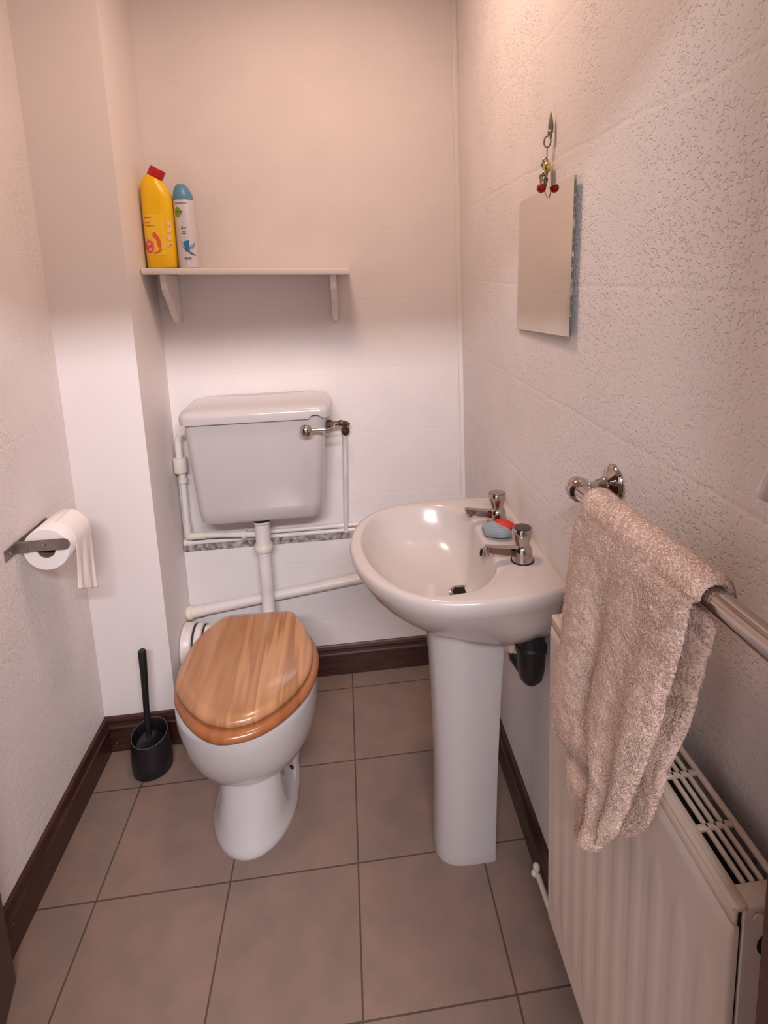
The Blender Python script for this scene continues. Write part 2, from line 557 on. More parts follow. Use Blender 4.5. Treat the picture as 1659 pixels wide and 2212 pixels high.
# door leaf swung in towards the left wall
b = new()
hx, hy, ex, ey = -0.515, -0.875, -0.710, -0.141
dv = Vector((ex-hx, ey-hy, 0)); L_ = dv.length
mt = Matrix.Translation((hx, hy, 0)) @ Matrix.Rotation(math.atan2(dv.y, dv.x), 4, 'Z')
box(b, 0, L_, 0, 0.036, 0.006, DZ-0.02, 0.002, mtx=mt)
struct('door_1', b, M['stain'])
# narrow painted fillet in the back right corner
b = new(); box(b, 0.419, XR, 0.709, YB, 0.0, ZC, 0.001); struct('trim_2', b, M['paint'])
# thicker lower wall with its grimy ledge
b = new(); box(b, XB, 0.432, 0.697, YB, 0.0, 0.530, 0.003); struct('wall_lower', b, M['wall_back'])
b = new(); box(b, XB+0.001, 0.418, 0.6945, YB-0.0005, 0.514, 0.5365, 0.002)
struct('trim_3', b, M['mould'])


def skirting(name, p0, p1, nrm):
    """moulded skirting from p0 to p1 (floor points on the wall), nrm points into the room"""
    p0, p1, nrm = Vector(p0+(0,)), Vector(p1+(0,)), Vector(nrm+(0,))
    prof = [(0, 0), (0.014, 0), (0.014, 0.074), (0.0165, 0.076), (0.0165, 0.082), (0.0125, 0.086), (0.0105, 0.094),
            (0.0115, 0.101), (0.008, 0.110), (0.004, 0.113), (0, 0.113)]
    b = new()
    r = [[p+nrm*a+Vector((0, 0, z)) for a, z in prof] for p in (p0, p1)]
    loft(b, r, True, True)
    return struct(name, b, M['stain'])


skirting('baseboard_back', (XB, 0.697), (XR, 0.697), (0, -1))
skirting('baseboard_right', (XR, 0.697), (XR, YF), (-1, 0))
skirting('baseboard_left', (XL, YD), (XL, YF), (1, 0))
skirting('baseboard_boxing', (XL, YD), (XB, YD), (0, -1))
skirting('baseboard_boxing_side', (XB, YD-0.0165), (XB, 0.697), (1, 0))

# ------------------------------------------------------------------ toilet pan
PX = -0.262
toilet = empty('toilet', (PX, 0.25, 0), 'white ceramic toilet pan with closed varnished pine seat and lid', 'toilet')
NP = 72


def egg(hw, yf, yb, ym, z, back=0.5, xc=PX, side=.97):
    """front half an ellipse, back half squarer, tapering to `back`*hw"""
    pts = []
    for k in range(13):
        a = PI*k/12
        pts.append((xc-hw*math.cos(a), ym-(ym-yf)*math.sin(a)))
    pts += [(xc+hw*side, ym+(yb-ym)*0.35), (xc+hw*(0.55*back+0.45*side), ym+(yb-ym)*0.78), (xc+hw*back, yb-0.006), (xc+hw*back*0.6, yb),
            (xc, yb), (xc-hw*back*0.6, yb), (xc-hw*back, yb-0.006), (xc-hw*(0.55*back+0.45*side), ym+(yb-ym)*0.78), (xc-hw*side, ym+(yb-ym)*0.35)]
    return [(x, y, z) for x, y in polar(pts, (xc, ym), NP)]


b = new()
FX = PX-.008
loft(b, [egg(.111, .046, .44, .215, 0, .7, FX), egg(.113, .044, .44, .215, .006, .7, FX), egg(.111, .046, .44, .215, .016, .7, FX), egg(.101, .052, .43, .19, .030, .7, FX, .92),
         egg(.090, .060, .42, .16, .050, .6, FX, .82), egg(.083, .068, .42, .15, .080, .5, FX+.002, .78), egg(.077, .079, .42, .145, .120, .5, FX+.004, .77), egg(.0735, .087, .42, .14, .155, .5, FX+.006, .78),
         egg(.073, .091, .42, .145, .172, .55, PX, .82), egg(.076, .091, .42, .16, .182, .6, PX, .9),
         egg(.088, .078, .42, .18, .188, .7), egg(.118, .052, .42, .18, .204, .7), egg(.141, .032, .42, .18, .226, .66), egg(.158, .015, .42, .18, .260, .62),
         egg(.169, .001, .42, .18, .300, .58), egg(.1755, -.008, .42, .18, .345, .56), egg(.1765, -.011, .42, .18, .375, .55),
         egg(.174, -.009, .42, .18, .387, .55), egg(.168, -.003, .418, .18, .392, .55)])
obj('pan_body', b, M['porcelain'], toilet, angle=60)
# foot flange with a screw hole on the right-hand side
b = new()
box(b, FX-.106, FX+.106, .20, .38, 0, .030, .014, 4)
obj('foot_flange', b, M['porcelain'], toilet)
b = new()
lathe(b, [(.0075, 0), (.0085, .004), (.006, .009)], (-.1835, .272, .0290), (0.25, -0.25, 0.9), 14)
obj('fixing_cap', b, M['rubber'], toilet)
# spigot to the soil connector
b = new()
tube(b, [(PX, .36, .235), (PX-.01, .50, .235), (PX-.05, .570, .235), (PX-.085, .592, .235)], .052, 24)
obj('outlet_spigot', b, M['porcelain'], toilet)


def slab(name, rings, m, parent):
    b = new(); loft(b, rings); return obj(name, b, m, parent, angle=50)


lo_ = [(-.352, .412), (-.262, .410), (-.170, .405), (-.139, .360), (-.112, .297), (-.096, .237), (-.094, .173), (-.104, .115), (-.129, .064),
       (-.157, .028), (-.188, .001), (-.216, -.014), (-.250, -.022), (-.283, -.019), (-.322, -.003), (-.360, .029), (-.393, .068),
       (-.421, .115), (-.433, .160), (-.434, .215), (-.428, .275), (-.410, .331), (-.385, .377)]
so_ = [(-.345, .415), (-.262, .412), (-.178, .408), (-.135, .360), (-.102, .300), (-.083, .240), (-.079, .170), (-.094, .100), (-.118, .052),
       (-.150, .012), (-.186, -.018), (-.222, -.035), (-.262, -.042), (-.300, -.037), (-.338, -.014), (-.372, .020), (-.402, .062),
       (-.427, .110), (-.438, .160), (-.440, .215), (-.434, .275), (-.414, .333), (-.388, .380)]
C2 = (-.262, .19)
lo_, so_ = polar([(x, y+.007) for x, y in lo_], C2, 96), polar([(x, y+.007) for x, y in so_], C2, 96)


def ringat(o, inset, z):
    out = []
    for x, y in o:
        d = Vector((x-C2[0], y-C2[1])); l = d.length
        d *= (l-inset)/l
        out.append((C2[0]+d.x, C2[1]+d.y, z))
    return out


seat = slab('seat', [ringat(so_, .030, .393), ringat(so_, .010, .393), ringat(so_, .003, .396), ringat(so_, 0, .403), ringat(so_, .002, .411),
                     ringat(so_, .009, .416), ringat(so_, .04, .417)], M['pine2'], toilet)
seat['label'] = 'orange varnished pine seat'
lid = slab('lid', [ringat(lo_, .012, .4185), ringat(lo_, .004, .420), ringat(lo_, 0, .426), ringat(lo_, .001, .432), ringat(lo_, .006, .438),
                   ringat(lo_, .020, .4425), ringat(lo_, .027, .4435), ringat(lo_, .08, .4445)], M['pine'], toilet)
lid['label'] = 'pale varnished pine lid of glued staves'
for sx in (-.075, .075):
    b = new()
    tube(b, [(PX+sx-.018, .428, .412), (PX+sx+.018, .428, .412)], .008, 14)
    lathe(b, [(.014, 0), (.014, .006), (.006, .01), (.006, .02)], (PX+sx, .430, .392), n=16)
    obj('hinge', b, M['chrome'], toilet)

# ------------------------------------------------------------------ soil connector
soil = empty('soil_pipe_connector', (-.45, .62, 0), 'white plastic soil pipe connector with black seals behind the toilet pan', 'pipe')
b = new(); tube(b, [(-.352, .593, .235), (-.40, .600, .235), (-.500, .600, .235)], .056, 32); obj('connector_sleeve', b, M['pipe'], soil)
b = new(); lathe(b, [(.064, 0), (.069, .004), (.069, .030), (.066, .034), (.060, .036)], (-.5425, .600, .235), (1, 0, 0), 40); obj('wall_collar', b, M['pipe'], soil)
b = new(); lathe(b, [(.0625, 0), (.0635, .002), (.0625, .006)], (-.5070, .600, .235), (1, 0, 0), 40); obj('seal', b, M['rubber'], soil)
b = new(); lathe(b, [(.061, 0), (.0645, .003), (.0645, .020), (.058, .024)], (-.501, .600, .235), (1, 0, 0), 40); obj('socket_rim', b, M['pipe'], soil)
b = new(); lathe(b, [(.0580, 0), (.0595, .002), (.0580, .006)], (-.478, .600, .235), (1, 0, 0), 40); obj('seal', b, M['rubber'], soil)

# ------------------------------------------------------------------ cistern
cis = empty('toilet_cistern', (-.248, .62, .67), 'white ceramic low level cistern with chrome lever mounted above the toilet', 'cistern')


def rrect(x0, x1, y0, y1, z, r=.02, n=6):
    pts = []
    for cx, cy, a0 in ((x1-r, y1-r, 0), (x0+r, y1-r, PI/2), (x0+r, y0+r, PI), (x1-r, y0+r, 1.5*PI)):
        for k in range(n+1):
            a = a0+PI/2*k/n
            pts.append((cx+r*math.cos(a), cy+r*math.sin(a), z))
    return pts


b = new()
loft(b, [rrect(-.420, -.090, .585, .69, .6585, .03), rrect(-.436, -.074, .566, .70, .660, .035), rrect(-.446, -.064, .558, .71, .670, .035),
         rrect(-.449, -.059, .552, .71, .71, .035), rrect(-.458, -.040, .530, .71, .95, .03), rrect(-.460, -.037, .527, .71, 1.000, .03)])
obj('tank', b, M['porcelain'], cis, angle=60)


def lidring(x0, x1, y0, y1, z, r, notch=False):
    base = rrect(x0, x1, y0, y1, z, r, 8)
    # densify the straight front so that the notch over the lever hole can be formed
    out = []
    m = len(base)
    for i in range(m):
        a, c = Vector(base[i]), Vector(base[(i+1) % m])
        k = 60 if (a-c).length > .25 else 1
        for j in range(k): out.append(tuple(a.lerp(c, j/k)))
    if notch:
        xn = -.066
        out = [(x, y, z+(math.sqrt(max(0, .020**2-(x-xn)**2))*.55 if (abs(x-xn) < .020 and y < .55) else 0)) for x, y, z in out]
    return out


b = new()
loft(b, [lidring(-.464, -.028, .522, .712, .995, .03, True), lidring(-.470, -.023, .515, .715, .995, .032, True),
         lidring(-.471, -.022, .514, .715, 1.012, .032, False), lidring(-.470, -.022, .515, .715, 1.020, .032), lidring(-.467, -.024, .520, .714, 1.028, .032),
         lidring(-.461, -.028, .530, .713, 1.034, .032), lidring(-.454, -.034, .546, .711, 1.041, .032), lidring(-.425, -.060, .58, .700, 1.047, .03)])
obj('cistern_lid', b, M['porcelain'], cis, angle=60)
lev = new()
tube(lev, [(-.042, .560, .962), (-.012, .556, .962), (-.012, .500, .966), (-.030, .487, .966), (-.082, .487, .967)], .0042, 12, rad=.015)
lv = obj('flush_lever', lev, M['chrome'], cis)
b = new(); sphere(b, (-.094, .487, .967), .0185, 28, (1, .8, 1)); obj('lever_knob', b, M['chrome'], lv)
b = new(); lathe(b, [(.034, 0), (.034, .014), (.030, .020)], (-.264, .625, .641), n=32); obj('rubber_washer', b, M['rubber'], cis)

# ------------------------------------------------------------------ flush pipe
fl = empty('flush_pipe', (-.266, .62, .24), 'white plastic flush pipe running from cistern down to toilet', 'pipe')
b = new(); tube(b, [(-.266, .625, .60), (-.266, .625, .36), (-.264, .60, .29), (-.262, .50, .265), (-.262, .45, .265)], .0205, 22, rad=.06); obj('bend_pipe', b, M['pipe'], fl)
b = new(); lathe(b, [(.024, 0), (.024, .075), (.0245, .08)], (-.266, .625, .555), n=28); obj('tee_fitting', b, M['pipe'], fl)
b = new(); lathe(b, [(.028, 0), (.0315, .004), (.0315, .018), (.029, .022)], (-.2645, .625, .630), n=12); obj('top_nut', b, M['pipe'], fl)
b = new(); lathe(b, [(.028, 0), (.031, .004), (.031, .020), (.028, .026)], (-.266, .625, .531), n=12); obj('lower_nut', b, M['fitting'], fl)

# ------------------------------------------------------------------ overflow pipe
of = empty('overflow_pipe', (-.52, .68, .56), 'white plastic overflow pipe with square couplings left of the cistern', 'pipe')
b = new(); tube(b, [(-.452, .66, .935), (-.505, .675, .935), (-.519, .68, .91), (-.520, .68, .85)], .0115, 16, rad=.02); obj('upper_pipe', b, M['pipe'], of)
b = new(); lathe(b, [(.015, 0), (.017, .004), (.017, .016), (.014, .02)], (-.449, .655, .935), (-1, 0, 0), 8); obj('backnut', b, mat('ochre_jointing', (.52, .38, .24, 1), .7), of)
b = new(); lathe(b, [(.0205, 0), (.0215, .003), (.0215, .046), (.0205, .049)], (-.5195, .68, .802), n=20); obj('coupling', b, M['fitting'], of)
b = new(); lathe(b, [(.0105, 0), (.0105, .04)], (-.5165, .68, .764), n=16); lathe(b, [(.0145, 0), (.0145, .014)], (-.5165, .68, .766), n=16); obj('reducer', b, M['fitting'], of)
b = new(); tube(b, [(-.5165, .68, .77), (-.5175, .68, .60)], .0098, 16); obj('down_pipe', b, M['pipe'], of)
b = new(); tube(b, [(-.5175, .68, .622), (-.5175, .68, .577), (-.462, .68, .577)], .0125, 16, rad=.006); obj('elbow', b, M['fitting'], of)
b = new(); tube(b, [(-.470, .68, .577), (-.29, .655, .577)], .0098, 16); obj('cross_pipe', b, M['pipe'], of)
b = new(); lathe(b, [(.0145, 0), (.0145, .014)], (-.338, .661, .577), (1, -.13, 0), 10); obj('collar', b, M['pipe'], of)

# ------------------------------------------------------------------ water supply
cs = empty('cold_supply_pipe', (.018, .70, .55), 'thin painted riser pipe with brass elbow valve feeding right side of cistern', 'pipe')
b = new(); tube(b, [(.019, .690, .895), (.006, .700, .56), (.006, .702, .537)], .0078, 16); obj('riser', b, M['pipe'], cs)
b = new()
lathe(b, [(.012, 0), (.0135, .003), (.0135, .016), (.009, .018), (.0075, .022), (.0075, .040), (.010, .043), (.010, .052)], (-.038, .640, .943), (1, .10, 0), 14)
tube(b, [(.010, .645, .942), (.026, .655, .938), (.023, .685, .915), (.022, .688, .90)], .0092, 16, rad=.012)
sphere(b, (.022, .686, .905), .0145, 16, (1, .8, 1.25)); sphere(b, (.033, .668, .932), .006, 12)
obj('brass_valve', b, M['brass'], cs)
up_ = empty('upper_horizontal_pipe', (-.1, .71, .56), 'upper of the two thin painted pipes running along the ledge', 'pipe')
b = new(); tube(b, [(-.50, .708, .5585), (.41, .708, .5585)], .0078, 16); obj('pipe_run', b, M['pipe'], up_)
b = new(); lathe(b, [(.010, 0), (.010, .03)], (-.02, .708, .5585), (1, 0, 0), 14); obj('tee_fitting', b, M['pipe'], up_)
lp = empty('lower_horizontal_pipe', (-.1, .71, .54), 'lower of the two thin painted pipes, resting on the grimy ledge', 'pipe')
b = new(); tube(b, [(-.535, .7035, .5425), (.41, .7035, .5425)], .0076, 16); obj('pipe_run', b, M['pipe'], lp)
b = new(); tube(b, [(-.541, .700, .7), (-.541, .700, .543), (-.525, .7035, .5425)], .0, 4) if False else lathe(b, [(.012, 0), (.012, .03)], (-.54, .7035, .545), (1, 0, 0), 14); obj('end_fitting', b, M['pipe'], lp)
bp_ = empty('side_riser_pipe', (-.535, .705, .54), 'thin painted riser pipe in the corner behind the overflow pipe', 'pipe')
b = new(); tube(b, [(-.533, .708, .80), (-.533, .708, .555)], .0065, 12); obj('pipe_run', b, M['pipe'], bp_)
wp = empty('waste_pipe', (-.2, .67, .30), 'thick white waste pipe sloping up across the wall towards the basin', 'pipe')
b = new(); tube(b, [(-.542, .672, .303), (.11, .672, .382), (.37, .672, .425)], .0175, 22); obj('pipe_run', b, M['pipe'], wp)
b = new(); lathe(b, [(.023, 0), (.0245, .004), (.0245, .014), (.021, .018)], (-.5425, .672, .3025), (1, 0, .121), 20)
lathe(b, [(.0195, 0), (.0195, .05)], (-.535, .672, .3035), (1, 0, .121), 20); obj('socket', b, M['fitting'], wp)
# ------------------------------------------------------------------ shelf
sh = empty('wall_shelf', (-.24, .65, 1.45), 'white painted wall shelf on two shaped brackets', 'shelf')
tilt = -math.atan2(.020, .603)
b = new()
box(b, -.3015, .3015, -.075, .075, -.0095, .0095, .0035, mtx=Matrix.Translation((-.2405, .645, 1.4405)) @ Matrix.Rotation(-tilt*-1, 4, 'Y').inverted())
obj('shelf_board', b, M['paint'], sh)


def bracket(x, ztop, parent):
    prof = [(.718, ztop), (.588, ztop), (.586, ztop-.02), (.591, ztop-.042), (.602, ztop-.058), (.620, ztop-.070), (.636, ztop-.084), (.650, ztop-.104),
            (.664, ztop-.125), (.680, ztop-.142), (.696, ztop-.150), (.718, ztop-.152)]
    b = new()
    w = .0095
    rings = [[(x+s*(w-i), y, z) for y, z in prof] for s, i in ((-1, 0), (1, 0))]
    vr = loft(b, rings, False, False)
    b.faces.new(vr[0]); b.faces.new(vr[1])
    es = [e for f in b.faces if len(f.verts) > 4 for e in f.edges]
    bmesh.ops.bevel(b, geom=es, offset=.0025, segments=2, affect='EDGES')
    return obj('bracket', b, M['paint'], parent, angle=35)


bracket(-.487, 1.4395, sh)
bracket(.010, 1.4235, sh)

# ------------------------------------------------------------------ toilet cleaner bottle
zs = 1.4595
bot = empty('toilet_cleaner_bottle', (-.497, .632, zs), 'yellow angled neck toilet cleaner bottle with red cap on shelf', 'bottle')
BX, BY = -.495, .632
ns = 2.7


def bring(l, r, bd, n=56, e=ns):
    """ring of the bottle through its left and right silhouette points"""
    l, r = Vector((l[0], 0, l[1])), Vector((r[0], 0, r[1]))
    c, h = (l+r)/2, (r-l)/2
    out = []
    for i in range(n):
        a = 2*PI*i/n
        ca, sa = math.cos(a), math.sin(a)
        px_, py_ = math.copysign(abs(ca)**(2/e), ca), math.copysign(abs(sa)**(2/e), sa)
        p = c+h*px_+Vector((0, bd*py_, 0))
        out.append((BX+p.x, BY+p.y, zs+p.z))
    return out


b = new()
loft(b, [bring((-.038, 0), (.038, 0), .024), bring((-.0425, .004), (.0425, .004), .0275), bring((-.0425, .05), (.043, .05), .028), bring((-.042, .15), (.0445, .15), .028),
         bring((-.0415, .20), (.0450, .197), .028), bring((-.0405, .225), (.0425, .210), .0275, e=2.5), bring((-.0395, .243), (.0375, .222), .0265, e=2.3), bring((-.0345, .258), (.0300, .236), .0245, e=2.1),
         bring((-.0255, .268), (.0230, .247), .0225, e=2), bring((-.0190, .2726), (.0200, .2515), .0215, e=2)])
obj('bottle_body', b, M['yellow'], bot, angle=60)
b = new()
n1 = Vector((.0215, 0, .0395)).normalized()
L0, R0 = Vector((-.0195, 0, .2730)), Vector((.0208, 0, .2512))
nn = Vector((-(R0-L0).z, 0, (R0-L0).x)).normalized()
rg = []
for s, h in ((.92, 0), (1, .001), (1, .024), (.93, .027)):
    m_ = (L0+R0)/2; hh = (R0-L0)/2*s
    rg.append(bring(((m_-hh+nn*h).x, (m_-hh+nn*h).z), ((m_+hh+nn*h).x, (m_+hh+nn*h).z), .0225*s, e=2))
loft(b, rg)
obj('cap', b, M['red'], bot)


def bfront(x, z, off=.0004):
    """point on the bottle's front face at local x, z"""
    c, h, bd = .001, .0435, .028
    u = min(.985, abs((x-c)/h))
    return (BX+x, BY-bd*(1-u**ns)**(1/ns)-off, zs+z)


def bpatch(name, fn, nu, nv, m, parent):
    """fn(u,v)->(x,z) local on bottle front"""
    b = new()
    g = [[b.verts.new(fn(i/nu, j/nv)) for i in range(nu+1)] for j in range(nv+1)]
    for j in range(nv):
        for i in range(nu):
            try: b.faces.new((g[j][i], g[j][i+1], g[j+1][i+1], g[j+1][i]))
            except ValueError: pass
    return obj(name, b, m, parent, angle=80)


lab = bpatch('front_label', lambda u, v: bfront(-.0385+.0595*u, .037+.118*v), 24, 8, M['ylabel'], bot)


def disc(cx, cz, rx, rz, off, r0=0.0, a0=0, a1=2*PI, surf=bfront):
    def fn(u, v):
        a = a0+(a1-a0)*u
        k = r0+(1-r0)*v
        return surf(cx+rx*k*math.cos(a), cz+rz*k*math.sin(a), off)
    return fn


bpatch('citrus_print', disc(-.0255, .062, .0125, .0185, .0012), 28, 3, M['coral'], bot)
bpatch('citrus_highlight', disc(-.0265, .0705, .0055, .0030, .0016), 16, 2, M['palespot'], bot)
bpatch('citrus_highlight', disc(-.0235, .0545, .0055, .0032, .0016), 16, 2, M['palespot'], bot)
bpatch('swirl_print', disc(-.0255, .062, .0175, .025, .0008, .74, -1.2, 2.6), 30, 2, M['peach'], bot)
bpatch('swirl_print', disc(-.0175, .066, .026, .040, .0009, .62, -.2, 1.35), 30, 3, M['coral'], bot)
bpatch('swirl_print', disc(-.0160, .058, .0265, .018, .0010, .70, -1.45, -.1), 24, 2, M['pinkp'], bot)
for (xa, xb_, z) in ((-.034, -.0125, .1455), (-.033, -.019, .1315), (-.0325, -.0075, .1225)):
    # lettering too soft to read in the photograph: a run of small strokes
    b = new(); x = xa; k = 0
    while x < xb_:
        wdt = .0011+.0006*((k*7) % 3)
        hgt = .0015+.0007*((k*5) % 2)
        p = [bfront(x, z-hgt, .0009), bfront(x+wdt, z-hgt, .0009), bfront(x+wdt, z+hgt, .0009), bfront(x, z+hgt, .0009)]
        b.faces.new([b.verts.new(q) for q in p]); x += wdt+.0006; k += 1
    obj('small_print', b, M['pinkp'], bot, smooth=False)
for k, z in enumerate((.128, .1085, .087, .066)):
    bpatch('round_symbol', disc(.0335-.0002*k, z, .0058, .0072, .0010), 20, 2, M['palespot'], bot)
bpatch('red_dot', disc(.0340, .066, .0024, .0036, .0016), 14, 2, M['coral'], bot)

# ------------------------------------------------------------------ air freshener can
CX, CY, CR = -.4215, .640, .0288
zc = 1.4565
can = empty('air_freshener_can', (CX, CY, zc), 'slim white and blue aerosol can with rounded blue cap on shelf', 'aerosol can')
b = new(); lathe(b, [(.026, 0), (CR, .002), (CR, .196), (.0275, .200)], (CX, CY, zc), n=48); obj('can_body', b, M['canw'], can)
b = new()
rg = []
for z, rx, ox in ((.199, .0285, 0), (.204, .0288, 0), (.213, .0275, 0), (.222, .0250, -.001), (.231, .0215, -.002), (.239, .0170, -.0025), (.2445, .0115, -.003), (.2465, .006, -.003)):
    rg.append([(CX+ox+rx*math.cos(2*PI*i/36), CY+rx*math.sin(2*PI*i/36), zc+z) for i in range(36)])
loft(b, rg); obj('cap', b, M['teal'], can)


def cfront(s, z, off=.0004):
    """s: arc length from the front of the can"""
    a = -PI/2+s/CR
    return (CX+(CR+off)*math.cos(a), CY+(CR+off)*math.sin(a), zc+z)


def cpatch(name, fn, nu, nv, m): return bpatch(name, fn, nu, nv, m, can)


cpatch('green_oval', disc(-.0125, .163, .0105, .0155, .0005, surf=cfront), 28, 4, M['green'])
cpatch('name_band', lambda u, v: cfront(-.0235+.0235*u, .1600+.0065*v, .0007), 12, 2, M['navy'])
cpatch('left_print_strip', lambda u, v: cfront(-.0140+.0030*math.sin(v*3)+.0005*u, .005+.115*v, .0003), 2, 20, M['bluegrey'])


def swoosh(x0, z0, x1, z1, bow, w0, off, m, name):
    def fn(u, v):
        x = x0+(x1-x0)*u
        z = z0+(z1-z0)*u-bow*math.sin(PI*u)
        ww = w0*math.sin(PI*min(1, max(0.02, u*.96+.02)))**.6
        return cfront(x, z+(v-.5)*ww, off)
    cpatch(name, fn, 30, 3, m)


swoosh(-.0120, .082, .0320, .035, .006, .005, .0006, M['bluegrey'], 'wave_print')
swoosh(-.0090, .068, .0320, .038, .008, .004, .0008, M['navy'], 'wave_print')
cpatch('blue_flash', lambda u, v: cfront(-.004+.006*v+(.011+.006*(1-v))*u-.0*v, .078-.030*(1-(1-v))+.004*u-0*v, .0007), 6, 6, M['blue'])
swoosh(.0130, .060, .0330, .076, .004, .012, .0006, M['bluegrey'], 'wave_print')


def ctext(txt, size, s0, z0, m, name):
    cu = bpy.data.curves.new(name, 'FONT'); cu.body = txt; cu.size = size; cu.resolution_u = 3
    to = bpy.data.objects.new(name, cu); COL.objects.link(to)
    me = bpy.data.meshes.new_from_object(to.evaluated_get(bpy.context.evaluated_depsgraph_get()))
    bpy.data.objects.remove(to)
    for v in me.vertices: v.co = Vector(cfront(s0+v.co.x, z0+v.co.y, .0011))
    me.materials.append(m)
    o = bpy.data.objects.new(name, me); COL.objects.link(o); o.parent = can
    o.matrix_parent_inverse = Matrix.Translation(-Vector(can.location))
    return o


M['whiteprint'] = mat('white_print', (.75, .75, .8, 1), .5)
ctext('Dettol', .0072, -.0225, .1610, M['whiteprint'], 'lettering')
ctext('Air', .0135, -.0075, .1135, M['navy'], 'lettering')
for (xa, xb_, z) in ((-.019, .0145, .1885), (-.006, .0065, .1060), (-.006, .0045, .1010), (-.0045, .0155, .0300), (-.0035, .0150, .0265)):
    b = new(); x = xa; k = 0
    while x < xb_:
        wdt = .0010+.0005*((k*7) % 3); hgt = .0011+.0005*((k*5) % 2)
        b.faces.new([b.verts.new(q) for q in (cfront(x, z-hgt, .0008), cfront(x+wdt, z-hgt, .0008), cfront(x+wdt, z+hgt, .0008), cfront(x, z+hgt, .0008))])
        x += wdt+.0006; k += 1
    obj('small_print', b, M['navy'], can, smooth=False)

# ------------------------------------------------------------------ basin
ZR = .820
bas = empty('wash_basin', (.25, -.02, .64), 'white ceramic D shaped wash basin fixed to right wall', 'wash basin')
BC = (.25, 0.0)
OUT = [(.4335, -.20), (.4335, -.222), (.41, -.236), (.36, -.246), (.30, -.251), (.24, -.250), (.185, -.240), (.135, -.215), (.092, -.175), (.055, -.120), (.031, -.058),
       (.021, .010), (.022, .050), (.032, .108), (.052, .157), (.088, .200), (.135, .228), (.185, .238), (.245, .243), (.316, .243), (.378, .238), (.41, .232), (.4335, .222),
       (.4335, .205), (.4335, 0), (.4335, -.1)]
INN = [(.318, .02), (.322, -.04), (.324, -.09), (.318, -.128), (.298, -.165), (.262, -.200), (.21, -.212), (.158, -.205), (.123, -.180), (.098, -.146), (.073, -.096), (.055, -.030),
       (.049, .035), (.055, .085), (.064, .122), (.089, .168), (.128, .196), (.178, .208), (.235, .208), (.28, .190), (.306, .155), (.320, .110)]
NB = 128
oo, ii = polar(OUT, BC, NB), polar(INN, BC, NB)


def sc(o, k, z, clampx=None, c=BC):
    out = []
    for x, y in o:
        xx, yy = c[0]+(x-c[0])*k, c[1]+(y-c[1])*k
        if clampx is not None and x > .42: xx = .4330 if clampx else xx
        out.append((xx, yy, z))
    return out


def mixr(A, Bb, t, z): return [(a[0]*(1-t)+b_[0]*t, a[1]*(1-t)+b_[1]*t, z) for a, b_ in zip(A, Bb)]


PC = (.262, .0)
pedtop = [(PC[0]+.088*math.cos(2*PI*i/NB), PC[1]+.085*math.sin(2*PI*i/NB)) for i in range(NB)]
b = new()
rings = []
def under(t, z):
    out = []
    for a_, p_ in zip(oo, pedtop):
        w_ = min(1, max(0, (a_[0]-.17)/.22)); w_ = w_*w_*(3-2*w_)
        te = t*(1-.60*w_*min(1, t*3))
        out.append(((.4330 if a_[0] > .425 else a_[0]*(1-te)+p_[0]*te), a_[1]*(1-te)+p_[1]*te, z+.035*w_*t))
    return out
rings += [under(1.0, .640), under(.85, .652), under(.66, .676), under(.46, .703), under(.28, .730), under(.14, .757), under(.05, .782), under(.0, .800)]
rings += [sc(oo, .999, .811, True), sc(oo, .985, .819, True), sc(oo, .965, ZR, True)]
rings += [mixr(oo, ii, .55, ZR+.0003), mixr(oo, ii, .80, ZR-.0002), mixr(oo, ii, .93, ZR-.002), mixr(oo, ii, 1.0, ZR-.006)]
DC = (.268, -.012)
def inn(k, z):
    return [(DC[0]+(x-DC[0])*k, DC[1]+(y-DC[1])*k, z) for x, y in ii]
rings += [inn(.975, .806), inn(.94, .790), inn(.88, .768), inn(.79, .746), inn(.66, .728), inn(.50, .714), inn(.34, .705), inn(.20, .699)]
rings += [[(DC[0]+.027*math.cos(2*PI*i/NB), DC[1]+.027*math.sin(2*PI*i/NB), .695) for i in range(NB)]]
loft(b, rings, True, True)
obj('bowl', b, M['basin_cer'], bas, angle=70)
b = new()
lathe(b, [(.026, 0), (.0285, .001), (.029, .004), (.025, .0055), (.021, .004), (.0195, -.002)], (DC[0], DC[1], .696), n=36, cap0=False, cap1=False)
wst = obj('waste_ring', b, M['chrome'], bas)
b = new(); lathe(b, [(.0205, 0), (.0205, .0012)], (DC[0], DC[1], .6965), n=28); obj('waste_hole', b, M['dark'], wst)
b = new(); lathe(b, [(.0125, 0), (.0125, .002), (.010, .003)], (.3150, -.024, .797), (-1, 0, .25), 24); ovf = obj('overflow_ring', b, M['chrome'], bas)
b = new(); lathe(b, [(.009, 0), (.009, .001)], (.3125, -.024, .7978), (-1, 0, .25), 20); obj('overflow_hole', b, M['dark'], ovf)
b = new()
tube(b, [(.345, -.070, .818), (.345, -.070, .830)], .004, 10)
tube(b, [(.345, -.060, .829), (.345, -.080, .829)], .0028, 8); tube(b, [(.330, -.070, .823), (.345, -.070, .824)], .0032, 8)
obj('chain_stay', b, M['dullmetal'], bas)
b = new(); box(b, .4305, .4336, -.236, .232, .817, .8225, .001); obj('sealant_bead', b, mat('yellowed_sealant', (.55, .44, .35, 1), .6), bas)

# pedestal
ped = empty('basin_pedestal', (.262, .01, 0), 'tall white ceramic pedestal standing under the wash basin', 'pedestal')


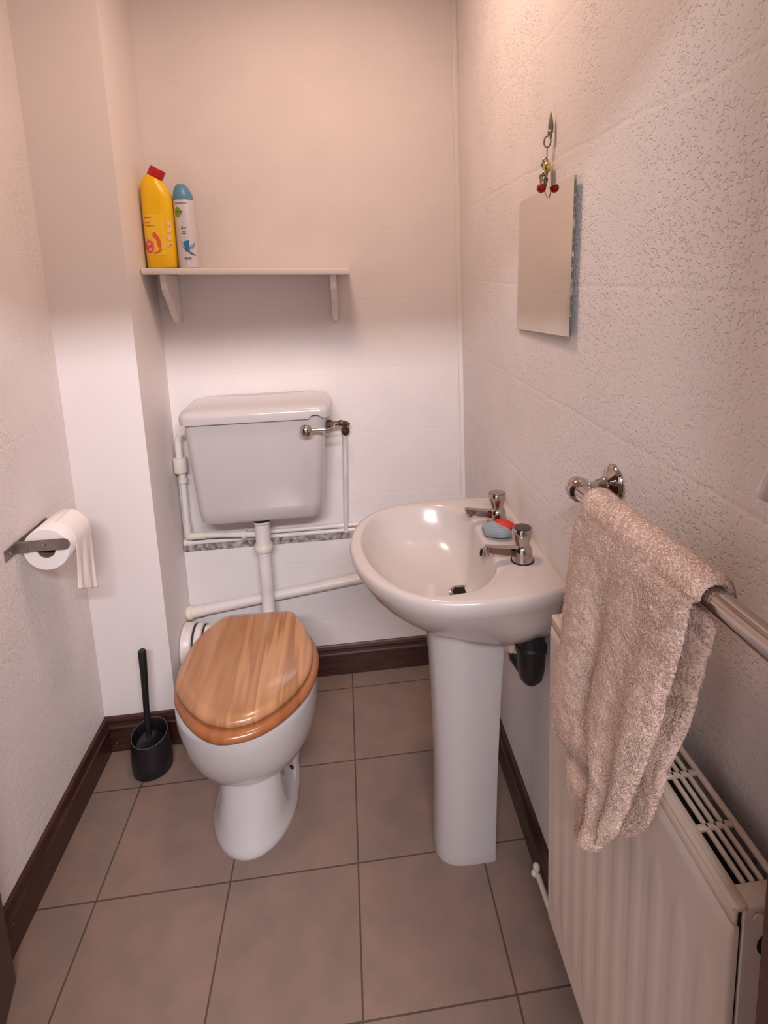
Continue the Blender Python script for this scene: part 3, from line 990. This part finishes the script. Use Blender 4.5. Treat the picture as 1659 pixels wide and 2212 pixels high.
def dring(y0, rx, ry, z, xback, n=32):
    """rounded towards the room, square-cut at the open back"""
    xc = xback-.062
    out = []
    for i in range(n+1):
        a = PI/2+PI*i/n
        out.append((xc+rx*math.copysign(abs(math.cos(a))**.85, math.cos(a)), y0+ry*math.copysign(abs(math.sin(a))**.75, math.sin(a)), z))
    out += [(xback-.004, y0-ry*1.0, z), (xback, y0-ry*.97, z), (xback, y0, z), (xback, y0+ry*.97, z), (xback-.004, y0+ry, z)]
    return out


b = new()
loft(b, [dring(.022, .080, .067, 0, .333), dring(.022, .081, .068, .005, .333), dring(.021, .079, .067, .03, .333), dring(.018, .078, .069, .25, .338),
         dring(.012, .088, .071, .45, .345), dring(.006, .100, .077, .58, .350), dring(.002, .109, .081, .655, .353)])
obj('column', b, M['porcelain'], ped, angle=50)


def tap(name, y, label, capm, ring):
    t = empty(name, (.378, y, ZR), label, 'tap')
    z = ZR
    b = new()
    lathe(b, [(.0225, 0), (.0225, .003), (.0215, .006), (.0205, .020), (.0195, .028), (.0165, .033), (.014, .036)], (.378, y, z), n=32)
    obj('tap_body', b, M['chrome'], t)
    b = new()
    # tapering rectangular spout reaching over the bowl
    def sec(x, zc_, hy, hz):
        return [(x, y-hy, zc_-hz), (x, y-hy*.8, zc_+hz), (x, y+hy*.8, zc_+hz), (x, y+hy, zc_-hz)]
    loft(b, [sec(.378, z+.020, .0135, .0085), sec(.350, z+.024, .0125, .0075), sec(.325, z+.0285, .0115, .0065), sec(.304, z+.033, .0110, .0060), sec(.2985, z+.034, .0105, .0050)])
    es = [e for e in b.edges]
    bmesh.ops.bevel(b, geom=es, offset=.0018, segments=2, affect='EDGES')
    sp = obj('spout', b, M['chrome'], t, angle=30)
    b = new(); lathe(b, [(.0082, 0), (.0082, .010), (.0065, .012)], (.3095, y, z+.030), (0, 0, -1), 20); obj('nozzle', b, M['chrome'], sp)
    b = new()
    n = 48
    rg = []
    for zz, r, am in ((.036, .0140, 0), (.040, .0150, .3), (.052, .0195, 1), (.062, .0220, 1), (.069, .0212, .6), (.0725, .0190, 0)):
        rg.append([(.378+(r*(1-.055*am*(.5-.5*math.cos(6*2*PI*i/n))))*math.cos(2*PI*i/n), y+(r*(1-.055*am*(.5-.5*math.cos(6*2*PI*i/n))))*math.sin(2*PI*i/n), z+zz) for i in range(n)])
    loft(b, rg); kn = obj('tap_head', b, M['chrome'], t, angle=50)
    b = new(); lathe(b, [(.0175, 0), (.0172, .0015), (.010, .0024)], (.378, y, z+.0725), n=32); obj('index_cap', b, capm, kn)
    if ring:
        b = new(); torus(b, (.378, y, z+.0722), .0188, .0007, (0, 0, 1), 36, 6); rr_ = obj('hot_ring', b, mat('worn_red_ring', (.22, .05, .04, 1), .4), kn); rr_['label'] = 'red ring round the tap head'
    b = new(); lathe(b, [(.0245, 0), (.0245, .0025)], (.378, y, z-.0003), n=32); obj('base_washer', b, M['rubber'] if not ring else M['dullmetal'], t)
    return t


tap('basin_tap', .080, 'chrome pillar tap with thin red ring, farther from the towel', M['chrome'], True)
tap('basin_tap', -.114, 'chrome pillar tap with dark cap, nearer to the towel', mat('dark_cap', (.05, .035, .035, 1), .3), False)

# small brush lying on the deck between the taps
br = empty('small_brush', (.372, .010, ZR), 'small brush with pale blue bristles and red grip lying between taps', 'brush')
b = new()
def brs(x, y0, y1, h): 
    return [(x, y0, ZR+.001), (x, y0+(y1-y0)*.15, ZR+h), (x, y0+(y1-y0)*.5, ZR+h*1.15), (x, y0+(y1-y0)*.85, ZR+h), (x, y1, ZR+.001), (x, (y0+y1)/2, ZR+.0005)]
N_ = 40
prof = []
for j in range(15):
    u = j/14
    x = .328+.056*u
    hw = .010+.024*math.sin(PI*min(1, .12+u*.78))
    yc = .016-.018*u
    hgt = .006+.008*math.sin(PI*min(1, .1+u*.8))
    ring = []
    for i in range(N_):
        a = 2*PI*i/N_
        rid = 1.0 if i % 2 else .84
        ring.append((x, yc+hw*math.cos(a)*(1 if i % 2 else .95), ZR+hgt+hgt*math.sin(a)*rid*.98+.0004))
    prof.append(ring)
loft(b, prof); obj('bristles', b, M['bristle'], br, angle=25)
b = new()
rg = []
for u, hw, h in ((0, .016, .010), (.15, .0205, .0145), (.45, .0205, .016), (.75, .015, .012), (.95, .008, .007), (1, .003, .004)):
    x = .358+.042*u
    yc = .022-.036*u*.3
    rg.append([(x, yc+hw*math.cos(2*PI*i/20), ZR+.0175+h*.9*math.sin(2*PI*i/20)) for i in range(20)])
loft(b, rg); obj('grip', b, M['redrubber'], br)

# ------------------------------------------------------------------ basin trap under the basin
tr = empty('basin_trap', (.385, -.10, .6), 'black plastic bottle trap with pale nuts behind the pedestal', 'trap')
b = new()
lathe(b, [(.014, 0), (.024, .012), (.028, .030), (.030, .055), (.030, .075), (.033, .078), (.033, .088), (.029, .092), (.027, .14), (.027, .20)], (.388, -.140, .555), n=26)
tube(b, [(.388, -.135, .565), (.370, -.095, .585), (.366, -.088, .62), (.362, -.075, .72)], .017, 18)
obj('trap_bottle', b, M['black'], tr)
b = new(); lathe(b, [(.020, 0), (.021, .003), (.021, .030), (.019, .034)], (.366, -.088, .600), n=8); obj('pale_nut', b, mat('pale_brass_nut', (.50, .38, .30, 1), .5), tr)

# ------------------------------------------------------------------ mirror and its hanger
mr = empty('wall_mirror', (.43, -.07, 1.43), 'small frameless rectangular mirror hanging on right wall', 'mirror')
qn = [(-.268, 1.565), (-.254, 1.302)]       # near edge stands a little off the wall
qf = [(.053, 1.562), (.075, 1.285)]
q3 = [(.4215, -.2535, 1.5680), (.4215, -.2390, 1.2995), (.4280, .0805, 1.2848), (.4280, .0580, 1.5630)]
nm_ = (Vector(q3[1])-Vector(q3[0])).cross(Vector(q3[2])-Vector(q3[0])).normalized()
if nm_.x > 0: nm_ = -nm_
b = new()
loft(b, [[tuple(Vector(p)-nm_*.0042) for p in q3], q3], True, False)
obj('glass_edge', b, M['glassedge'], mr, smooth=False)
b = new()
loft(b, [[tuple(Vector(p)+nm_*.0002) for p in q3], [tuple(Vector(p)-nm_*.0004) for p in q3]], True, True)
obj('mirror_face', b, M['mirror'], mr, smooth=False)
b = new(); tube(b, [(.4225, -.1275, 1.5480), (.4190, -.1245, 1.556), (.4165, -.122, 1.572)], .0010, 8); obj('hanging_pin', b, M['dullmetal'], mr)

hg = empty('beaded_key_chain', (.425, -.12, 1.62), 'small metal key chain with red bead and brass bell above mirror', 'key chain')
b = new(); lathe(b, [(.0006, .026), (.0038, .012), (.0050, 0), (.0040, -.010), (.0015, -.014)], (.4255, -.1335, 1.672), (0, 0, 1), 10); obj('hook', b, M['dullmetal'], hg)
b = new()
torus(b, (.424, -.1325, 1.659), .0055, .0018, (1, 0, .2), 16, 6, 1.2); torus(b, (.4225, -.1245, 1.648), .0078, .0016, (.8, .5, 0), 20, 6, 1.25)
tube(b, [(.423, -.1225, 1.640), (.4235, -.119, 1.6150)], .0011, 6)
z = 1.6150; k = 0
while z > 1.572:
    torus(b, (.4215+.0008*(k % 2), -.1165+.0008*math.sin(k*2.1), z), .0042, .0018, (1, 0, 0) if k % 2 else (0, 1, .2), 12, 6, 1.3)
    z -= .0056; k += 1
torus(b, (.419, -.110, 1.588), .0050, .0016, (.5, 1, .3), 14, 6, 1.2); torus(b, (.419, -.108, 1.579), .0045, .0015, (1, .4, .3), 14, 6, 1.2)
tube(b, [(.4185, -.1185, 1.584), (.4165, -.1225, 1.574)], .0010, 6)
obj('chain', b, M['dullmetal'], hg)
b = new(); sphere(b, (.4210, -.1275, 1.6030), .0088, 18, (.85, 1, 1.2)); obj('bell', b, M['gold'], hg)
b = new(); sphere(b, (.4200, -.112, 1.6100), .0058, 14); obj('small_bead', b, M['dullmetal'], hg)
b = new(); sphere(b, (.4190, -.1075, 1.5870), .0046, 12, (1, .8, 1.3)); obj('small_bead', b, M['gold'], hg)
b = new(); sphere(b, (.4115, -.1240, 1.5660), .0088, 22); obj('red_bead', b, M['bead'], hg)

# ------------------------------------------------------------------ towel rail
RX, RZ = .362, 1.098
rail = empty('towel_rail', (RX, -.64, RZ), 'chrome towel rail with round end knobs fixed to right wall', 'towel rail')
b = new(); tube(b, [(RX, -.440, RZ-.001), (RX, -.845, RZ+.014)], .0125, 24); obj('bar', b, M['chrome'], rail)
for y, zz in ((-.426, RZ-.001), (-.855, RZ+.014)):
    b = new()
    lathe(b, [(.0125, -.016), (.0165, -.012), (.0185, -.004), (.0175, .006), (.012, .013), (.004, .0165)] if y > -.6 else [(.0125, .016), (.0165, .012), (.0185, .004), (.0175, -.006), (.012, -.013), (.004, -.0165)], (RX, y, zz), (0, 1, 0), 28)
    obj('end_knob', b, M['chrome'], rail)
    b = new()
    yy = y+.016 if y > -.6 else y
    tube(b, [(RX+.008, y+.002, zz+.001), (.424, yy+.012, zz-.006)], .0062, 16)
    lathe(b, [(.029, 0), (.0285, .004), (.024, .009), (.014, .013), (.0085, .022), (.0065, .030)], (.4333, yy+.012, zz-.006), (-1, 0, 0), 32)
    obj('wall_bracket', b, M['chrome'], rail)

# ------------------------------------------------------------------ radiator
RF, RB, RY0, RY1, RZ0, RZ1 = .352, .409, -.352, -.806, .243, .850
rad = empty('radiator', (.38, -.57, .24), 'cream panel radiator with slotted top grille on right wall below towel rail', 'radiator')
# front panel with pressed vertical flutes
NY, NZ = 220, 90
b = new()
fl_n = 10
pitch = (RY0-RY1-.02)/fl_n
def flute(y, z):
    t = (RY0-.010-y)/pitch
    if t < 0 or t > fl_n: return 0
    u = abs(t-math.floor(t)-.5)*2
    w_ = max(0, min(1, (u-.15)/.65)); w_ = w_*w_*(3-2*w_)
    ends = min(1, max(0, (z-(RZ0+.045)-.03*u)/.025))*min(1, max(0, ((RZ1-.075)-z-.03*u)/.03))
    ends = ends*ends*(3-2*ends)
    return .0011*(1-w_)*ends
g = []
ys = [RY0+(RY1-RY0)*i/NY for i in range(NY+1)]
z_lo, z_hi = RZ0, RZ1-.022
for j in range(NZ+1):
    z = z_lo+(z_hi-z_lo)*j/NZ
    row = []
    for y in ys:
        e = min(abs(y-RY0), abs(y-RY1), z-z_lo, z_hi-z)
        rnd = .003*(1-min(1, e/.004))**2
        row.append(b.verts.new((RF-.004+rnd-flute(y, z), y, z)))
    g.append(row)
for j in range(NZ):
    for i in range(NY):
        b.faces.new((g[j][i], g[j][i+1], g[j+1][i+1], g[j+1][i]))
bnd = [e for e in b.edges if e.is_boundary]
r_ = bmesh.ops.extrude_edge_only(b, edges=bnd)
for v in [q for q in r_['geom'] if isinstance(q, bmesh.types.BMVert)]: v.co.x = RF+.004
obj('front_panel', b, M['rad'], rad, angle=60)
# back panel and convector core
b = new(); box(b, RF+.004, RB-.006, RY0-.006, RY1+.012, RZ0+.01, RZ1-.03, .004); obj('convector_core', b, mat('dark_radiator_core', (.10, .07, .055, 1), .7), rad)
# top grille: frame with slots
b = new()
GX0, GX1 = RF+.006, RB-.004
rows_, slots = 4, 4
gy = [RY0-.0, RY1]
nyc = 5
ybands = []
yy = RY0-.012
seglen = (RY0-RY1-.012-.030)/nyc
zt0, zt1 = RZ1-.006, RZ1
def bar(x0, x1, y0, y1): box(b, x0, x1, min(y0, y1), max(y0, y1), zt0, zt1, .0016, 1)
sx0, sx1 = RF+.013, RB-.007
bar(RF, sx0, RY0, RY1); bar(sx1, RB, RY0, RY1)
bar(sx0-.002, sx1+.002, RY0, RY0-.012); bar(sx0-.002, sx1+.002, RY1, RY1+.020)
for yc_ in (-.730, -.668, -.606, -.544, -.482, -.420): bar(sx0-.002, sx1+.002, yc_+.0035, yc_-.0035)
sw = (sx1-sx0)/slots
for k in range(1, slots): bar(sx0+k*sw-.0024, sx0+k*sw+.0024, RY0-.004, RY1+.0195)
# rounded front lip of the grille
tube(b, [(RF+.003, RY0-.002, RZ1-.004), (RF+.003, RY1+.002, RZ1-.004)], .0042, 12)
box(b, RF-.0005, RF+.0035, RY1+.001, RY0-.001, RZ1-.020, RZ1-.003, .001, 1)
obj('top_grille', b, M['radtop'], rad, angle=50)
b = new(); box(b, sx0-.001, sx1+.001, RY1+.02, RY0-.010, RZ1-.034, RZ1-.028); obj('grille_shade_sheet', b, M['dark'], rad)  # dark-coloured sheet standing in for the shade below the grille slots
for nm, y0, y1 in (('far', RY0-.004, RY0), ('near', RY1+.001, RY1+.005)):
    b = new()
    box(b, RF+.0085, RB, y0, y1, RZ0, RZ1-.005, .0012, 1)
    sp_ = obj('side_panel', b, M['rad'], rad)
    if nm == 'near':
        b = new(); lathe(b, [(.0145, 0), (.0145, .0012)], (.390, RY1+.0012, .803), (0, -1, 0), 28); obj('side_hole', b, M['dark'], sp_)
        b = new(); tube(b, [(.396, RY1+.001, .803), (.396, RY1-.012, .803)], .0075, 16); obj('bleed_plug', b, M['dullmetal'], sp_)
        b = new(); lathe(b, [(.0055, 0), (.0055, .0018)], (RF+.022, RY1, RZ1-.014), (0, -1, 0), 16); obj('clip', b, M['radtop'], sp_)
# wall brackets hold it off the wall
for yb_ in (-.45, -.73):
    b = new(); box(b, RB-.004, XR, yb_, yb_+.03, .40, .80); obj('hanging_bracket', b, M['dullmetal'], rad)
# lockshield valve at the far bottom end
vl = empty('radiator_valve', (.408, -.13, .0), 'small white radiator valve low down beside the skirting', 'valve')
b = new(); tube(b, [(.405, -.330, .262), (.405, -.31, .10), (.408, -.24, .060), (.408, -.135, .055)], .0065, 14, rad=.04); obj('tail_pipe', b, M['fitting'], vl)
b = new(); sphere(b, (.408, -.122, .064), .0085, 14); sphere(b, (.402, -.126, .052), .0080, 12); tube(b, [(.408, -.126, .064), (.406, -.126, .046)], .0068, 12); obj('valve_body', b, M['fitting'], vl)

# ------------------------------------------------------------------ towel
tw = empty('hand_towel', (.345, -.61, 1.1), 'beige fluffy terry towel folded over the chrome towel rail', 'towel')
FL = [(.347, -.483, 1.116), (.3425, -.483, 1.098), (.339, -.477, 1.055), (.335, -.476, 1.006), (.332, -.476, .956), (.329, -.469, .887), (.325, -.454, .817), (.322, -.454, .754),
      (.318, -.492, .741), (.315, -.533, .743), (.312, -.558, .717), (.308, -.577, .687), (.306, -.606, .696), (.304, -.643, .730)]
FR = [(.349, -.7405, 1.134), (.3425, -.741, 1.124), (.339, -.742, 1.110), (.335, -.7415, 1.089), (.332, -.740, 1.064), (.329, -.736, 1.034), (.325, -.732, 1.006), (.322, -.728, .975),
      (.318, -.721, .943), (.315, -.712, .908), (.312, -.700, .865), (.308, -.690, .825), (.305, -.688, .805), (.304, -.665, .768)]


def cr(P, t):
    n = len(P)-1
    x = min(t*n, n-1e-6); i = int(x); f = x-i
    p = [Vector(P[max(0, min(n, i+k))]) for k in (-1, 0, 1, 2)]
    return 0.5*((2*p[1])+(p[2]-p[0])*f+(2*p[0]-5*p[1]+4*p[2]-p[3])*f*f+(3*p[1]-p[0]-3*p[2]+p[3])*f**3)


def fz(p, s, a): return noise.noise(Vector(p)*s)*a


def pile(p, k=1.0):
    return k*(fz(p, 380, .0009)+fz(p, 150, .0004)+fz(p, 50, .0010)+fz(p, 650, .0006))


def build_sheet(name, rows, parent, nu, thick, inner=.35, tufts=30000, seed=1):
    """rows: for each step along the towel a function u -> (point, outward direction);
    closed cloth body with short curled pile loops standing on its outer face"""
    rnd = random.Random(seed)
    V, F = [], []
    nr, w1 = len(rows), nu+1
    O, D, E_ = [], [], []
    I = []
    for j, f in enumerate(rows):
        for i in range(w1):
            u = i/nu
            p, d = f(u)
            eg = min(1, min(u, 1-u)/.05)
            ed = math.sqrt(max(0.0, 1-(1-eg)**2))
            eb = min(1, (nr-1-j)/7); ed *= math.sqrt(max(0.0, 1-(1-eb)**2))
            k = .35+.65*ed
            q = p+d*(thick*ed+pile(p, k))+Vector((0, pile(p+Vector((3, 0, 0)), .8), pile(p+Vector((0, 5, 0)), .8)))
            O.append(q); I.append(p-d*(thick*inner*ed))
    V = O+I
    n = len(O)
    for j in range(nr-1):
        for i in range(nu):
            a_ = j*w1+i
            F.append((a_, a_+1, a_+w1+1, a_+w1)); F.append((n+a_, n+a_+w1, n+a_+w1+1, n+a_+1))
        for i in (0, nu):
            a_ = j*w1+i
            F.append((a_, a_+w1, n+a_+w1, n+a_))
    for j in (0, nr-1):
        for i in range(nu):
            a_ = j*w1+i
            F.append((a_, a_+1, n+a_+1, n+a_))
    for t in range(tufts):
        j, i = rnd.randrange(nr-1), rnd.randrange(nu)
        a_ = j*w1+i
        A, B1, C1 = O[a_], O[a_+1], O[a_+w1]
        p = A+(B1-A)*rnd.random()+(C1-A)*rnd.random()
        nn = (B1-A).cross(C1-A)
        if nn.length < 1e-12: continue
        nn.normalize()
        _, d = rows[j](i/nu)
        if nn.dot(d) < 0: nn = -nn
        s1, s2 = (B1-A).normalized(), (C1-A).normalized()
        ang = noise.noise(p*60)*5+rnd.uniform(-.8, .8)
        tg = s1*math.cos(ang)+s2*math.sin(ang)
        L = rnd.uniform(.0017, .0028)
        r = rnd.uniform(.00030, .00048)
        m1 = p+nn*L*.30+tg*L*.35
        m2 = p+nn*L*.30+tg*L*.85+Vector((0, 0, -.0004))
        bb = nn.cross(tg).normalized()
        b0 = len(V)
        for c, rr in ((p-nn*.0008, r), (m1, r), (m2, r*.55)):
            V += [c+bb*rr, c-bb*rr*.5+nn*rr*.8, c-bb*rr*.5-tg*rr*.8]
        for q in (0, 3):
            for k in range(3):
                k2 = (k+1) % 3
                F.append((b0+q+k, b0+q+k2, b0+q+3+k2, b0+q+3+k))
        F.append((b0+6, b0+7, b0+8))
    me = bpy.data.meshes.new(name)
    me.from_pydata([tuple(v) for v in V], [], F)
    me.materials.append(M['towel'])
    me.polygons.foreach_set('use_smooth', [True]*len(me.polygons))
    me.update()
    o = bpy.data.objects.new(name, me)
    COL.objects.link(o)
    o.parent = parent
    o.matrix_parent_inverse = Matrix.Translation(-Vector(parent.location))
    return o


def folds_f(u, v):
    s = lambda x: math.exp(-x*x)
    f = .009*s((u-.87)/.10)*min(1, v*2)                       # rolled right edge
    f += .011*s((u-(.62-.10*v))/.12)*min(1, v*1.6)            # ridge down the middle
    f -= .010*s((u-(.42-.06*v))/.075)*s((v-.46)/.22)          # valley
    f += .009*s((u-.18)/.15)*s((v-.35)/.3)
    f -= .009*s((v-(.60+.42*u))/.055)*s((u-.15)/.33)          # diagonal creases at the gathered part
    f += .006*s((v-(.69+.35*u))/.06)*s((u-.2)/.35)
    f -= .006*s((v-(.80-.16*u))/.04)*s((u-.22)/.28)
    f += .005*s((v-.90)/.08)
    f += .003*math.sin(9*u+3*v)*v
    return f


def bar_z(y): return RZ-.001+.015*(-.440-y)/.405


rows = []
NA, NV = 34, 235
Y0_, Y1_ = -.484, -.7405
for k in range(NA):
    a = math.radians(-20)+math.radians(200)*k/NA
    def f(u, a=a):
        y = Y0_+(Y1_-Y0_)*u
        d = Vector((math.cos(a), 0, math.sin(a)))
        return Vector((RX, y, bar_z(y)))+d*.0158, d
    rows.append(f)
FL[0:2] = [(RX-.0158, Y0_, bar_z(Y0_))]
FR[0:2] = [(RX-.0158, Y1_, bar_z(Y1_))]
for j in range(NV+1):
    v = j/NV
    A, Bq = cr(FL, v), cr(FR, v)
    def f(u, A=A, Bq=Bq, v=v):
        p = A.lerp(Bq, u)
        p.x -= folds_f(u, v)*min(1, v*5)
        return p, Vector((-1, 0, 0))
    rows.append(f)
build_sheet('front_fold', rows, tw, 200, .0085, tufts=125000, seed=3)
BL = [(.3725, -.500, 1.100), (.371, -.500, 1.08), (.367, -.505, 1.03), (.362, -.51, .98), (.357, -.52, .92), (.349, -.535, .87), (.341, -.56, .82), (.336, -.58, .775), (.332, -.60, .745)]
BR = [(.378, -.7255, 1.118), (.373, -.734, 1.092), (.367, -.733, 1.053), (.362, -.727, 1.005), (.357, -.721, .958), (.344, -.713, .905), (.338, -.705, .859), (.334, -.688, .805), (.330, -.655, .757)]
rows = []
for j in range(181):
    v = j/180
    A, Bq = cr(BL, v), cr(BR, v)
    def f(u, A=A, Bq=Bq, v=v):
        p = A.lerp(Bq, u)
        bl = .006*math.exp(-((u-.8)/.15)**2)-.006*math.exp(-((u-.62)/.10)**2)*v+.0022*math.sin(14*v)*math.exp(-((u-.8)/.2)**2)
        p.x -= bl*min(1, v*6+.1)
        return p, Vector((-1, 0, 0))
    rows.append(f)
build_sheet('back_fold', rows, tw, 130, .0065, tufts=48000, seed=8)

# ------------------------------------------------------------------ pull cord
pc = empty('light_pull_cord', (.392, -.772, 1.22), 'white bell shaped pull cord end hanging near right wall', 'pull cord')
b = new(); lathe(b, [(.0042, .050), (.0052, .046), (.0055, .040), (.0075, .026), (.0125, .010), (.0160, .002), (.0155, -.003), (.0125, -.0045), (.004, -.004)], (.389, -.772, 1.222), n=28); obj('bell_end', b, M['porcelain'], pc)
b = new(); tube(b, [(.389, -.772, 1.268), (.389, -.772, ZC)], .0012, 8); obj('cord', b, mat('brown_cord', (.16, .08, .05, 1), .8), pc)

# ------------------------------------------------------------------ toilet roll and holder
hd = empty('toilet_roll_holder', (XL, .21, .82), 'grey steel strip toilet roll holder screwed to left wall', 'toilet roll holder')
b = new()
box(b, XL, XL+.0025, .125, .300, .805, .832, .001, 1)
for yy in (.150, .289): pass
def arm(y, x0, x1, zc_, hh):
    pts = []
    n = 10
    pts += [(x0, zc_-hh), (x0, zc_+hh)]
    for k in range(n+1):
        a = PI/2-PI*k/n
        pts.append((x1-hh+hh*math.cos(a), zc_+hh*math.sin(a)))
    r = [[(x, y+d, z) for x, z in pts] for d in (-.001, .001)]
    vr = loft(b, r, False, False); b.faces.new(vr[0]); b.faces.new(vr[1])
arm(.152, XL+.001, XL+.122, .8205, .0135)
arm(.286, XL+.001, XL+.090, .8205, .0125)
obj('steel_strip', b, M['dullmetal'], hd, angle=30)
b = new(); box(b, XL, XL+.0028, .110, .150, .805, .832, .001, 1); box(b, XL, XL+.030, .1495, .1525, .806, .833, .001, 1); obj('bent_tab', b, M['dullmetal'], hd, angle=30)
b = new(); lathe(b, [(.004, 0), (.0035, .0015), (.001, .002)], (XL+.0665, .1508, .822), (0, -1, 0), 14); obj('rivet', b, M['chrome'], hd)
b = new(); lathe(b, [(.004, 0), (.0035, .0015), (.001, .002)], (XL+.0028, .130, .819), (1, 0, 0), 14); obj('rivet', b, M['chrome'], hd)
b = new(); tube(b, [(XL+.070, .152, .8205), (XL+.070, .285, .8205)], .010, 16); obj('spindle', b, M['dullmetal'], hd)
rl = empty('toilet_roll', (XL+.070, .22, .81), 'white toilet paper roll on the steel holder at left', 'toilet roll')
RCX, RCZ, RR = XL+.064, .8055, .0525
b = new()
rings = []
for r, y in ((.021, .160), (.0505, .160), (RR, .1625), (RR, .2755), (.0505, .278), (.021, .278)):
    rings.append([(RCX+r*math.cos(2*PI*i/64), y, RCZ+r*math.sin(2*PI*i/64)) for i in range(64)])
rings.append(rings[0])
loft(b, rings, False, False); obj('paper_roll', b, M['paper'], rl, angle=50)
b = new()
lathe(b, [(.0215, 0), (.0215, .116), (.0195, .116), (.0195, 0), (.0215, 0)], (RCX, .161, RCZ), (0, 1, 0), 40, False, False); obj('cardboard_core', b, mat('grey_brown_card', (.19, .14, .12, 1), .85), rl)
# loose end hanging down from the far side of the roll
b = new()
nu, nv = 40, 40
g = []
for j in range(nv+1):
    v = j/nv
    row = []
    for i in range(nu+1):
        u = i/nu
        y = .196+.080*u-.028*v*(1-u)*.4
        if v < .3:
            a = PI/2*(1-v/.3)*.9
            x, z = RCX+(RR+.0008)*math.cos(a), RCZ+(RR+.0008)*math.sin(a)
        else:
            t = (v-.3)/.7
            x = RCX+RR+.0008+.004*math.sin(u*13)*t-.006*t
            z = RCZ-(.120+.050*u)*t
        row.append(b.verts.new((x+.0015*math.sin(u*22+v*5)*max(0, v-.35), y, z)))
    g.append(row)
for j in range(nv):
    for i in range(nu): b.faces.new((g[j][i], g[j][i+1], g[j+1][i+1], g[j+1][i]))
o = obj('loose_end', b, M['paper'], rl, angle=80)
md = o.modifiers.new('s', 'SOLIDIFY'); md.thickness = .0006

# ------------------------------------------------------------------ toilet brush and holder
TX, TY = -.595, .372
th = empty('toilet_brush_holder', (TX, TY, 0), 'black oval toilet brush pot on the floor beside the skirting', 'brush holder')
def tb(rx, ry, z, slope=0.0, n=44):
    return [(TX+rx*math.cos(2*PI*i/n), TY+ry*math.sin(2*PI*i/n), z+slope*ry*math.sin(2*PI*i/n)) for i in range(n)]
b = new()
loft(b, [tb(.050, .050, 0), tb(.055, .055, .004), tb(.0565, .0565, .03), tb(.0550, .0550, .07), tb(.0515, .0515, .110, .25), tb(.0505, .0505, .114, .25), tb(.0480, .0480, .112, .25),
         tb(.0490, .0490, .09), tb(.050, .050, .03)], True, True)
obj('pot', b, M['black'], th, angle=50)
b = new(); torus(b, (TX, TY, .1142), .0492, .0016, (0, -.243, .97), 44, 8); obj('rim', b, mat('worn_black_rim', (.06, .045, .045, 1), .35), th)
tbr = empty('toilet_brush', (TX, TY, .02), 'black toilet brush with long round handle standing in its pot', 'toilet brush')
b = new(); tube(b, [(TX-.002, TY, .05), (TX-.003, TY+.002, .10), (TX-.002, TY+.004, .18), (TX+.001, TY+.010, .30), (TX+.002, TY+.013, .368), (TX+.002, TY+.013, .374)], [.008, .0078, .0082, .0100, .0115, .0085], 20); obj('handle', b, M['black'], tbr)
b = new()
rg = []
for k in range(60):
    z = .03+.078*(k/59); rr_ = .044*math.sin(PI*min(1, .18+.75*k/59))**.5
    rg.append([(TX+(rr_*(1 if (i+k) % 2 else .72))*math.cos(2*PI*i/44), TY+(rr_*(1 if (i+k) % 2 else .72))*math.sin(2*PI*i/44), z) for i in range(44)])
loft(b, rg); obj('bristle_head', b, M['black'], tbr, smooth=False)
